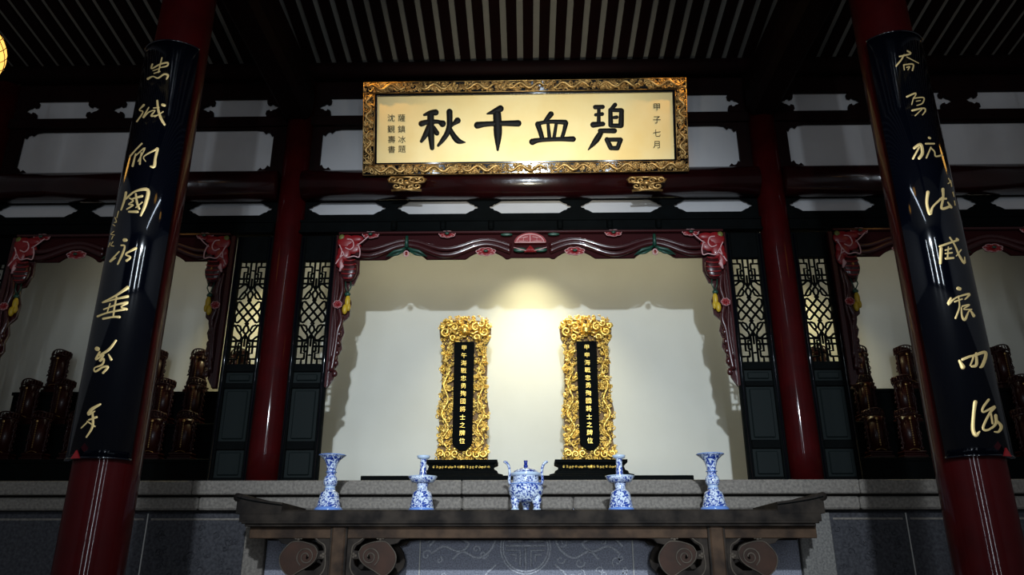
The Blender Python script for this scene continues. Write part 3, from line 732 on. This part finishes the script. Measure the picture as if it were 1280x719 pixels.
# ================================================================= GREAT MEMORIAL TABLETS
bx0,bx1=at(452,598,7.3).x,at(866,598,7.3).x
o=MB().box(bx0,bx1,7.25,8.0,.692,.800,.004).build('black_platform',M['blackwood'])
tag(o,'low black platform board under the two gilded memorial tablets','platform')
def gilt_frame():
    random.seed(11); mb=MB()
    W=.225; 
    # backing outline
    hf=[(.265,0),(.272,.10),(.25,.18),(.255,.35),(.275,.50),(.25,.62),(.242,.80),(.250,.95),(.236,1.10),(.242,1.19),(.278,1.26),(.288,1.36),(.262,1.43),(.13,1.455)]; out=[(-.265,0)]+hf+[(-a,b) for a,b in hf[::-1][:-1]]
    sc=lambda L,k:[(x*k,.72+(z-.72)*(1-(1-k)*.3)) for x,z in L]
    def inside(x,z):
        for i in range(len(out)//2):
            a,b=out[i+1],out[i+2]
            if b[1]>a[1] and a[1]<=z<=b[1]: return abs(x)<a[0]+(b[0]-a[0])*(z-a[1])/(b[1]-a[1])-.012
        return z>0 and abs(x)<.2
    k=0
    while k<760:
        x=-.29+.58*random.random(); z=.0+1.47*random.random()
        if not inside(x,z): continue
        if abs(x)<.10 and .16<z<1.14: continue
        k+=1; r=.010+.016*random.random(); y=-.014-.045*random.random()
        mb.tube(spiral(x,z,r,.9+.5*random.random(),random.random()*6.28,random.choice((-1,1)),9,y),[r*.30]*7+[r*.22,r*.16,r*.12],5)
    for s in (-1,1):   # dragons climbing either side
        P=catmull([(s*.12,.10),(s*.20,.20),(s*.14,.32),(s*.21,.46),(s*.15,.60),(s*.20,.75),(s*.145,.90),(s*.19,1.03),(s*.15,1.15)],6)
        n=len(P); mb.tube([(x,-.055,z) for x,z in P],[.005+.006*math.sin(math.pi*min(1,(i+2)/n)) for i in range(n)],7)
        for i in range(2,n-2,2):
            x,z=P[i]; mb.ell((x+s*.006,-.069,z),(.008,.006,.012),6,5)
        for zz in (.28,.52,.78,.98):
            for t in (-1,0,1): mb.tube([(s*.17,-.05,zz),(s*(.20+.02*t),-.065,zz+.02),(s*(.215+.02*t),-.05,zz-.02+.02*t)],[.012,.008,.003],5)
    # dragon mask in the crest
    mb.ell((0,-.06,1.32),(.055,.05,.06),14,10); mb.ell((0,-.095,1.285),(.03,.03,.022),10,8)
    for s in (-1,1):
        mb.ell((s*.024,-.105,1.335),(.013,.012,.013),8,6)
        mb.tube([(s*.03,-.06,1.36),(s*.06,-.07,1.41),(s*.10,-.06,1.43)],[.014,.010,.004],6)
        mb.tube([(s*.04,-.08,1.29),(s*.09,-.08,1.27),(s*.13,-.07,1.30),(s*.15,-.06,1.27)],[.012,.010,.008,.004],6)
        for cx_,cz_,r in ((.11,1.35,.045),(.17,1.39,.04),(.20,1.30,.05),(.12,1.24,.035),(.235,1.36,.03)):
            mb.tube(spiral(s*cx_,cz_,r,1.5,random.random()*6,s,14,-.06),[.013]*8+[.011,.010,.009,.008,.007,.006,.005],6)
    for k in range(-3,4):
        if k: mb.tube(spiral(k*.07,.06+.01*(k%2),.04,1.4,k,1 if k>0 else -1,12,-.055),[.012]*7+[.010,.009,.008,.007,.006,.005],6)
    for k in range(6): mb.ell((-.125+.05*k,-.06,.125-.02*abs(k-2.5)/2.5),(.025,.02,.02),8,6)
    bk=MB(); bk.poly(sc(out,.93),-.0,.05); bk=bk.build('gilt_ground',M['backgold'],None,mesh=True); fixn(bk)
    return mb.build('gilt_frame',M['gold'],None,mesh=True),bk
gf,gb=gilt_frame(); fixn(gf)
def memorial(px_,txt,label,side):
    b=at(px_,577,7.6); zb=.972
    e=empty('memorial_tablet',(b.x,7.6,.800),label,'tablet','gilded memorial tablets in the central niche')
    h=zb-.800
    p=MB()
    P=[(.40,0),(.40,.03),(.355,.042),(.345,.065),(.32,.078),(.305,.125),(.325,.135),(.345,.145),(.345,.172),(0,.172)]
    vs=[];
    for a,z in P[:-1]:
        for sx,sy in ((-1,-1),(1,-1),(1,1),(-1,1)): vs.append((sx*a,sy*(a*.42),z))
    n=len(P)-1
    p.add(vs,[(i*4+j,i*4+(j+1)%4,(i+1)*4+(j+1)%4,(i+1)*4+j) for i in range(n-1) for j in range(4)]+[(3,2,1,0),tuple((n-1)*4+j for j in range(4))])
    pe=p.build('pedestal',M['blackwood'],e)
    mb=MB()
    for k in range(-9,10):
        mb.tube(spiral(k*.029,.102,.013,1.1,k*1.3,1 if k%2 else -1,8,-.140),.0045,5)
    mb.ell((0,-.14,.102),(.022,.01,.018),8,6)
    mb.build('gilt_scroll',M['gold'],pe)
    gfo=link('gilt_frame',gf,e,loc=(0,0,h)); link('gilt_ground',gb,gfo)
    bo=[(-.092,.17),(-.07,.13),(-.03,.10),(.03,.10),(.07,.13),(.092,.17),(.098,1.185),(-.098,1.185)]
    plate('name_board',[[(x,z+h) for x,z in bo]],-.085,.05,M['blackwood'],e,.004)
    z1=h+1.13; st=(1.13-.165)/12.4
    for i,ch in enumerate(txt):
        me=text_mesh(ch,.060,.003,M['gold'],-.0011)
        link('character',me,e,loc=(0,-.090,z1-.01-i*st))
    return e
memorial(578,'甲午海戰忠勇殉國將士之牌位','gilded dragon-framed memorial tablet left of centre, its inscription beginning 甲午','l')
memorial(737.5,'甲申海戰忠勇殉國將士之牌位','gilded dragon-framed memorial tablet right of centre, its inscription beginning 甲申','r')

# ================================================================= SPIRIT TABLETS IN THE SIDE BAYS
def spirit():
    e=bpy.data.objects.new('spirit_tablet',None); C.objects.link(e); e.empty_display_size=.1
    p=MB()
    for w_,d,z0,z1 in ((.115,.075,0,.035),(.10,.06,.035,.055),(.108,.068,.055,.075)): p.box(-w_,w_,-d,d,z0,z1,.006)
    p.build('base',M['tablet'],e)
    mb=MB(); n=12
    mb.lathe([(.0,.075),(.072,.075),(.072,.40),(0,.40)],(0,0,0),n,math.pi,2*math.pi); mb.box(-.072,.072,0,.02,.075,.40)
    mb.build('body',M['tablet'],e)
    mb=MB()
    for a in (190,350):
        x,y=.085*math.cos(R(a)),.07*math.sin(R(a)); mb.tube([(x,y,.075),(x,y,.41)],.009,6)
    for s in (-1,1):
        for i in range(7):
            z=.10+.048*i; mb.tube(spiral(s*.088,z,.024,1.2,i*1.7,s,9,-.02),.006,5)
        mb.tube([(s*(.088+.006*math.sin(i*2.2)),-.03,.08+.02*i) for i in range(17)],.006,5)
    mb.build('pierced_wing',M['tablet'],e)
    mb=MB(); 
    def ring(z,r): mb.tube([(r*math.cos(R(a)),-.0+r*.85*math.sin(R(a)),z+.012*math.cos(R(2*a+180))) for a in range(180,361,12)],.007,6)
    ring(.405,.098); ring(.46,.094)
    for a in range(186,360,18):
        x,y=math.cos(R(a)),.85*math.sin(R(a)); mb.tube([(x*.098,y*.098,.405),(x*.102,y*.102,.432),(x*.094,y*.094,.46)],.006,5)
    mb.poly([(-.09,.40),(.09,.40),(.09,.455),(.05,.475),(0,.482),(-.05,.475),(-.09,.455)],.02,.035)
    mb.build('crown',M['tablet'],e)
    mb=MB()
    mb.ell((0,-.078,.375),(.014,.006,.014),8,6)
    for i in range(11):
        z=.345-.022*i
        for k in range(3):
            mb.box(-.006,.006,-.0765,-.073,z-.004+.005*k,z-.002+.005*k)
        mb.box(-.0012,.0012,-.0765,-.073,z-.006,z+.010)
    mb.build('gilt_inscription',M['oldgold'],e)
    mb=MB(); mb.tube([(x,-.072+1.2*x*x,.082+.010*math.cos(x*40)) for x in [-.05+.01*i for i in range(11)]],.0022,4); mb.build('gilt_edge',M['oldgold'],e)
    return e
proto=spirit(); used=False
ROW={'back':(8.0,1.742,440),'middle':(7.7,1.350,474),'front':(7.4,.955,514)}
ORD=['nearest','second nearest','third nearest','fourth nearest','fifth nearest','farthest','farthest of all']
def sp_row(side,row,xs_):
    global used
    Y,zb,py=ROW[row]
    for i,x in enumerate(xs_):
        X=at(x,py,Y).x
        o=proto if not used else copy_tree(proto)
        used=True
        o.location=(X,Y,zb); o.rotation_euler=(0,0,random.uniform(-.1,.1))
        tag(o,'dark red carved tablet, %s row of %s bay, %s to the slim column'%(row,side,ORD[i]),'tablet','spirit tablets in tiers in the side bays')
sp_row('left','back',(301,252,199,139,79)); sp_row('left','middle',(247,209,166,123,84,42)); sp_row('left','front',(236,197,150,102,56,14))
sp_row('right','back',(1022,1071,1129,1190,1249)); sp_row('right','middle',(1077,1126,1172,1224,1273)); sp_row('right','front',(1090,1131,1180,1228,1276))
for s,n in ((-1,'left'),(1,'right')):
    for y0,y1,zt_,rw in ((7.20,7.555,.265,'front'),(7.575,7.855,.66,'middle'),(7.875,8.28,1.052,'back')):
        e=empty('display_tier',(s*4.0,y0,.69),'dark %s step of the tiered shelf in the %s bay'%(rw,n),'shelf','tiered shelves of the side bays')
        MB().box(-1.45,1.45,.012,y1-y0,0,zt_,.006).build('step',M['blackwood'],e)
        MB().box(-1.46,1.46,0,.012,zt_-.04,zt_-.005,.004).build('step_edge',M['blackwood'],e)

# ================================================================= GILDED PLAQUE
A0=at(454.4,104.7,6.46); A1=at(857.3,99.6,6.46); B0=at(456,220.5,6.70); B1=at(858.7,214.5,6.70)
U=((A1-A0)+(B1-B0)).normalized(); V=((A0-B0)+(A1-B1)).normalized(); V=(V-U*V.dot(U)).normalized(); Nn=U.cross(V)*1.0
if Nn.y>0: Nn=-Nn
OC=(A0+A1+B0+B1)/4; WW=((A1-A0).length+(B1-B0).length)/4; HH=((A0-B0).length+(A1-B1).length)/4
rot=Matrix((U,-Nn,V)).transposed().to_euler()
plaque=empty('gilded_plaque',OC-V*HH,'long gilded plaque with four large raised black characters and a carved gold frame','plaque',rot=rot)
PM=Matrix.Translation(OC-V*HH)@rot.to_matrix().to_4x4(); PI_=PM.inverted()
Pn=OC; 
def loc_px(px_,py_,lift=0):
    p=PI_@hit_plane(px_,py_,Pn,Nn); p.y=0
    return p
# local: x, y (0=front surface reference, negative toward viewer), z from bottom
H2=2*HH; fw_=.118
MB().box(-WW,WW,.03,.07,0,H2,.005).build('backboard',M['blackwood'],plaque)
c0=loc_px(471,121); c1=loc_px(842,115.4); c2_=loc_px(842,200.3); c3=loc_px(472.6,204.4)
gx=(abs(c0.x)+c1.x+c2_.x+abs(c3.x))/4; gz0=(c2_.z+c3.z)/2; gz1=(c0.z+c1.z)/2
MB().box(-gx,gx,.0,.03,gz0,gz1,.002).build('gold_panel',M['goldleaf'],plaque)
bd=.022
plate('black_border',[[(-gx-bd,gz0-bd),(gx+bd,gz0-bd),(gx+bd,gz1+bd),(-gx-bd,gz1+bd)],[(-gx,gz0),(gx,gz0),(gx,gz1),(-gx,gz1)]],-.025,.055,M['black'],plaque,.002)
random.seed(5)
def rail(x0,x1,z0,z1,nm='frame_rail'):
    o=MB().box(x0,x1,-.035,.03,z0,z1,.006).build(nm,M['black'],plaque)
    mb=MB(); area=(x1-x0)*(z1-z0); n=int(area/.00052)
    for k in range(n):
        x=x0+.012+(x1-x0-.024)*random.random(); z=z0+.012+(z1-z0-.024)*random.random(); r=.012+.018*random.random()
        r=min(r,x-x0,x1-x,z-z0,z1-z)
        mb.tube(spiral(x,z,r,.9+.5*random.random(),random.random()*6.28,random.choice((-1,1)),8,-.036-.012*random.random()),[r*.28]*6+[r*.22,r*.16,r*.1],5)
    # dragon bodies winding along the rail
    hor=(x1-x0)>(z1-z0); Ln=(x1-x0) if hor else (z1-z0); cnt=max(2,int(Ln/.42))
    for i in range(cnt):
        t0=.04+Ln*i/cnt; P=[]
        for j in range(15):
            t=t0+(Ln/cnt-.06)*j/14; wv=.028*math.sin(j*.95+i)
            P.append((x0+t,-.05,(z0+z1)/2+wv) if hor else ((x0+x1)/2+wv,-.05,z0+t))
        mb.tube(P,[.004+.013*math.sin(math.pi*(j+1)/16) for j in range(15)],7)
    for a,b,c,d in ((x0,x1,z0,z0),(x0,x1,z1,z1),(x0,x0,z0,z1),(x1,x1,z0,z1)):
        mb.tube([(a,-.036,c),(b,-.036,d)],.006,5)
    g=mb.build('gilt_carving',M['oldgold'],o)
bx=gx+bd; 
rail(-WW,WW,gz1+bd,H2); rail(-WW,WW,0,gz0-bd); rail(-WW,-bx,gz0-bd,gz1+bd); rail(bx,WW,gz0-bd,gz1+bd)
def bigchar(strokes,ox,oy,sc):
    mb=MB()
    conv=[[(ox+x/sc,oy+y/sc,w_/sc) for x,y,w_ in st] for st in strokes]
    def mp(x,y,l):
        p=loc_px(x,y); return (p.x,-.002-l,p.z)
    brush(mb,[[(x,y,w_*1.22) for x,y,w_ in q] for q in conv],mp,1,.012,6)
    return mb.build('large_character',M['ink'],plaque)
QIU=[[(318,218,46),(270,222,38),(215,240,18)],[(190,318,44),(250,302,36),(320,300,32),(350,303,28)],[(345,300,26),(378,318,52)],[(272,230,50),(275,400,50),(286,535,34)],[(262,340,44),(225,420,40),(190,475,24)],[(300,350,26),(328,402,38)],[(512,290,48),(475,322,26),(455,345,16)],[(440,212,46),(440,330,42),(418,405,40),(380,462,34),(340,512,20)],[(447,372,34),(480,430,42),(520,472,42),(578,484,10)]]
QIAN=[[(893,184,50),(845,208,42),(775,230,12)],[(688,332,52),(760,322,40),(880,316,38),(1052,315,48)],[(862,230,60),(868,320,62),(870,420,58),(868,552,18)]]
XUE=[[(284,190,34),(255,225,28),(228,256,16)],[(188,264,34),(203,310,30),(218,360,28)],[(188,260,24),(270,246,24),(388,250,30)],[(392,254,30),(380,310,24),(364,362,24)],[(262,262,20),(272,360,24)],[(322,262,20),(306,360,22)],[(148,392,40),(200,380,28),(330,373,26),(445,372,34)]]
BI=[[(605,140,28),(660,138,26)],[(608,196,20),(656,190,24)],[(632,140,22),(630,262,24)],[(590,268,36),(662,262,28)],[(750,122,26),(722,155,24)],[(715,160,26),(718,270,30)],[(718,162,22),(795,162,26)],[(797,166,30),(793,272,34)],[(720,274,26),(793,276,28)],[(735,216,18),(762,213,22)],[(640,312,28),(745,312,32)],[(652,316,30),(612,380,36),(555,450,8)],[(690,375,30),(718,435,30)],[(690,376,24),(790,376,26)],[(790,378,28),(768,435,28)],[(718,438,26),(768,438,28)]]
bigchar(QIU,500,110,7.11); bigchar(QIAN,500,110,7.11); bigchar(XUE,640,110,5.818); bigchar(BI,640,110,5.818)
def smalls(lst,size):
    for ch,x,y in lst:
        p=loc_px(x,y); link('small_character',text_mesh(ch,size,.002,M['ink'],-.0002),plaque,loc=(p.x,-.004,p.z))
smalls([('甲',821,134),('子',821,150),('七',821,166.5),('月',820.5,181)],.082)
smalls([('薩',502,147.5),('鎮',502,161.5),('冰',502.5,174.5),('題',502.5,186.5),('沈',489,147.5),('覲',489,161.5),('壽',489.5,174.5),('書',489.5,187)],.078)
# plaque brackets
for px_,n in ((508.5,'left'),(808.5,'right')):
    c=at(px_,230,6.66); 
    e=empty('plaque_bracket',(c.x,6.66,c.z),'carved gilt bracket under the %s end of the plaque'%n,'bracket','carved gilt brackets under the plaque')
    MB().box(-.11,.11,.02,.07,-.05,.09,.01).build('block',M['blackwood'],e)
    mb=MB()
    e.scale=(1.12,1,.85)
    for s in (-1,1):
        for cx_,cz_,r,a in ((.09,-.03,.045,2),(.05,.04,.04,0),(.12,.05,.04,4),(.04,-.05,.03,1)):
            mb.tube(spiral(s*cx_,cz_,r,1.4,a,s,13,-.005),[.012]*8+[.01,.009,.008,.007,.006,.005],6)
        mb.tube([(0,-.01,-.02),(s*.07,-.02,-.0),(s*.15,-.01,.02),(s*.165,-.0,.06)],.011,6)
    mb.tube([(-.13,-.0,-.085),(0,-.01,-.078),(.13,0,-.085)],.014,7); mb.tube([(-.14,.0,.085),(.14,0,.085)],.012,6)
    mb.ell((0,-.012,.01),(.035,.02,.035),10,8)
    mb.build('scrollwork',M['oldgold'],e)

# ================================================================= COUPLET BOARDS
RS=.213
CH_L=[(150,60,7.99,[[[ (420,100,14),(405,160,14),(385,245,14)],[(325,165,18),(318,208,14),(400,165,16),(475,148,18),(470,180,16),(400,198,10)],[(330,230,8),(390,208,10)],[(340,256,9),(400,236,12)],[(280,310,24),(330,286,12),(380,302,16),(440,264,18),(480,275,22),(465,312,14)]]]),
 (140,110,6.53,[[[(262,140,18),(225,182,9),(255,198,10),(205,275,14)],[(302,160,10),(255,245,14),(300,200,10),(352,184,10),(320,230,14),(375,222,8)],[(370,105,16),(378,180,20),(400,250,22),(430,300,18)],[(412,138,22),(430,143,22)],[(418,195,10),(350,238,8)],[(340,165,10),(385,160,8)]],
  [[(245,455,14),(190,512,12),(150,560,14)],[(195,540,12),(170,638,18)],[(190,560,8),(270,490,12),(215,600,10)],[(240,530,10),(228,622,16)],[(275,600,8),(262,560,10),(355,505,16),(372,497,22),(355,570,22),(345,640,26),(315,642,14)]]]),
 (110,220,5.75,[[[(275,120,18),(262,180,16),(240,245,12)],[(275,165,14),(340,112,14),(430,102,26),(415,200,26),(380,285,14)],[(300,160,10),(325,180,12),(292,205,8),(325,210,12),(280,240,10)],[(345,130,14),(352,190,16),(368,235,18)],[(320,165,10),(390,145,18)],[(390,190,10),(345,228,8)],[(295,258,14),(355,258,20)]],
  [[(262,462,26),(274,462,24)],[(240,500,12),(265,505,12),(250,560,16),(215,635,12)],[(225,545,10),(158,618,12),(200,590,8)],[(345,520,20),(272,562,12),(305,585,14),(278,610,18)]],
  [[(190,255,7),(178,300,7)],[(165,300,7),(175,330,7),(160,335,6)],[(150,350,6),(165,360,6)],[(155,400,8),(135,420,6),(160,425,6)],[(150,435,7),(140,455,7)],[(130,480,7),(118,510,6)],[(150,475,7),(135,500,6),(155,505,6)]]]),
 (100,345,7.19,[[[(430,105,32),(320,180,18),(200,242,10),(300,215,14),(430,185,26)],[(330,190,16),(310,290,16),(300,372,14)],[(272,250,12),(245,335,12)],[(215,302,12),(330,260,16),(430,240,22),(370,280,12),(420,300,24)],[(160,365,18),(250,332,14),(400,302,20)],[(210,386,20),(300,370,16),(355,370,24)]]]),
 (80,410,4.79,[[[(198,125,26),(204,127,26)],[(312,76,12),(270,130,16),(215,165,12)],[(215,145,12),(192,190,12),(240,160,10),(215,200,12),(240,185,10),(230,220,12),(185,240,8),(190,262,12),(235,235,12),(264,235,14),(235,270,14)],[(268,160,8),(283,190,16)]],
  [[(218,458,12),(168,488,20),(148,518,18),(185,500,8)],[(150,552,10),(195,535,14)],[(138,568,8),(105,600,8)],[(140,560,8),(185,590,10)],[(172,510,12),(172,590,14),(135,655,9)]]])]
CH_R=[(1100,50,7.19,[[[(245,100,14),(272,125,16),(175,150,14)],[(215,135,12),(190,180,14),(145,235,14)],[(240,155,10),(345,210,8)],[(212,225,10),(218,270,10)],[(215,225,10),(295,220,14),(290,275,14)],[(240,248,12),(265,242,12),(250,270,10)]],
  [[(240,512,16),(320,480,14),(300,530,8)],[(300,520,10),(285,580,10)],[(305,525,10),(390,520,12),(380,570,12),(330,590,8)],[(325,552,8),(362,546,8)],[(290,635,18),(390,615,14),(405,640,14),(380,675,10)],[(375,625,10),(315,682,10)]]]),
 (1110,150,5.53,[[[(180,195,18),(225,170,20),(237,230,22),(215,265,22)],[(215,190,12),(172,268,14)],[(282,124,16),(290,128,14)],[(260,165,12),(318,165,12)],[(295,190,10),(265,262,12)],[(295,195,10),(320,220,10),(328,252,10),(370,245,14)]],
  [[(275,500,24),(268,580,20),(290,650,24),(310,600,14),(372,540,16)],[(378,480,22),(380,540,16),(370,612,18),(425,600,18)],[(358,548,14),(400,545,14)],[(412,570,10),(435,605,18)]],
  [[(425,405,8),(435,430,8),(422,440,8)],[(440,420,7),(446,460,8)],[(455,500,8),(462,530,7)],[(465,560,7),(470,590,7)]]]),
 (1150,280,5.53,[[[(145,170,22),(140,272,20)],[(135,156,14),(250,116,14)],[(205,95,12),(240,150,12),(270,220,16),(305,272,16),(306,230,8)],[(252,104,16),(260,112,18)],[(282,180,10),(250,222,8)],[(175,182,10),(215,170,12)],[(195,160,8),(190,235,12)],[(178,240,16),(230,236,14)],[(175,206,10),(220,200,12)]],
  [[(262,446,26),(274,450,24)],[(212,515,16),(195,555,20),(250,510,10),(340,485,16),(310,522,10)],[(240,538,12),(290,520,10)],[(265,500,10),(272,560,10),(265,600,12),(245,652,14)],[(290,570,10),(340,560,12),(300,590,8),(355,592,10)],[(285,580,10),(290,640,14),(310,662,18),(340,600,10),(370,636,22)]]]),
 (1180,420,5.136,[[[(98,160,16),(120,200,32)],[(118,152,18),(185,130,14),(168,190,10)],[(185,130,18),(258,105,20),(265,135,22),(245,190,22),(230,202,12)],[(205,112,14),(207,185,20),(178,197,14)]],
  [[(200,425,26),(190,500,22),(185,600,26),(205,637,26),(228,615,10)],[(285,410,16),(250,460,16),(252,490,12),(325,455,18),(290,500,16),(250,590,16),(280,605,14),(330,570,12)],[(300,500,12),(310,562,14)],[(330,512,22),(332,560,20),(308,592,12)],[(338,545,12),(365,582,22),(350,615,16),(322,616,8)]]])]
def couplet(s,chars,label):
    cx,cy=s*2.4,4.36; zb,zt_=.552,3.27
    lo_=Vector((cx,cy,zb))
    e=empty('couplet_board',lo_,label,'couplet board','curved black couplet boards on the front columns')
    mb=MB(); n=40; a0,a1=R(270-59),R(270+59); ri,ro=RS-.018,RS
    prof=[(ri,0),(ro,0),(ro,zt_-zb),(ri,zt_-zb),(ri,0)]
    mb.lathe(prof,(0,0,0),n,a0,a1)
    m_=n+1
    mb.add([v.copy() for v in mb.v[0:0]],[])
    for q in (a0,a1):
        c_,s_=math.cos(q),math.sin(q); mb.add([(ri*c_,ri*s_,0),(ro*c_,ro*s_,0),(ro*c_,ro*s_,zt_-zb),(ri*c_,ri*s_,zt_-zb)],[(0,1,2,3)])
    o=mb.build('curved_board',M['black'],e)
    for p in o.data.polygons:
        if abs(p.normal.z)>.9: p.use_smooth=False
    for z in (.006,zt_-zb-.006):
        MB().tube([((ro+.002)*math.cos(a0+(a1-a0)*i/24),(ro+.002)*math.sin(a0+(a1-a0)*i/24),z) for i in range(25)],.006,5).build('edge_bead',M['black'],e)
    def mp(x,y,l):
        p=hit_cyl(x,y,cx,cy,RS)-Vector((cx,cy,0)); k=(RS+.0015+l)/RS
        return (p.x*k,p.y*k,p.z-zb)
    for ox,oy,sc,cs_ in chars:
        for i,st in enumerate(cs_):
            sm=(i==2); sh=(5.5 if s<0 else -1.5) if sm else 0
            mb=MB(); conv=[[(ox+x/sc+sh,oy+y/sc,w_/sc) for x,y,w_ in q] for q in st]
            brush(mb,conv,mp,1,.004,5)
            mb.build('small_inscription' if sm else 'character',M['goldtext'],e)
    # red hook tab at the foot
    q=R(270-s*-25) if s>0 else R(270-18); c_,s_=math.cos(q),math.sin(q)
    mb=MB(); t=Vector((-s_,c_,0)); pc=Vector((c_,s_,0))*(RS+.004)
    mb.add([pc-t*.03,pc+t*.03,pc+Vector((0,0,.045)),pc*1.04-t*.03,pc*1.04+t*.03,pc*1.04+Vector((0,0,.045))],[(0,1,2),(3,5,4),(0,3,4,1),(1,4,5,2),(2,5,3,0)])
    mb.build('hook_tab',M['carvered'],e)
couplet(-1,CH_L,'tall curved black board with eight gold cursive characters on the left column')
couplet(1,CH_R,'tall curved black board with eight gold cursive characters on the right column')

# ================================================================= LANTERN
def lantern(x,y,z,label):
    e=empty('lantern',(x,y,z),label,'lantern')
    MB().ell((0,0,0),(.175,.175,.25),24,16).build('paper_shade',M['glow'],e)
    mb=MB()
    for d in (-1,1):
        for k in range(12):
            P=[]
            for i in range(17):
                t=math.pi*(i+.6)/17.2; q=2*math.pi*k/12+d*t*1.1; P.append((.178*math.sin(t)*math.cos(q),.178*math.sin(t)*math.sin(q),.253*math.cos(t)))
            mb.tube(P,.0028,4)
    mb.build('wire_net',M['blackwood'],e)
    mb=MB(); mb.lathe([(0,.24),(.06,.24),(.06,.28),(0,.28)],(0,0,0),16); mb.lathe([(0,-.28),(.05,-.28),(.05,-.24),(0,-.24)],(0,0,0),16); mb.tube([(0,0,.25),(0,0,roofz(y)-z+.05)],.006,6); mb.build('cap_and_chain',M['maroon'],e)
    return e
p=at(-25,68,4.9); 
lantern(p.x,p.y,p.z,'glowing orange lantern in a wire net at the upper left edge')
lantern(-p.x,p.y,p.z,'glowing orange lantern hanging outside the frame at the right')
lantern(-.95,1.9,4.4,'glowing orange lantern overhead in front of the left column, above the frame')
lantern(.95,1.9,4.4,'glowing orange lantern overhead in front of the right column, above the frame')
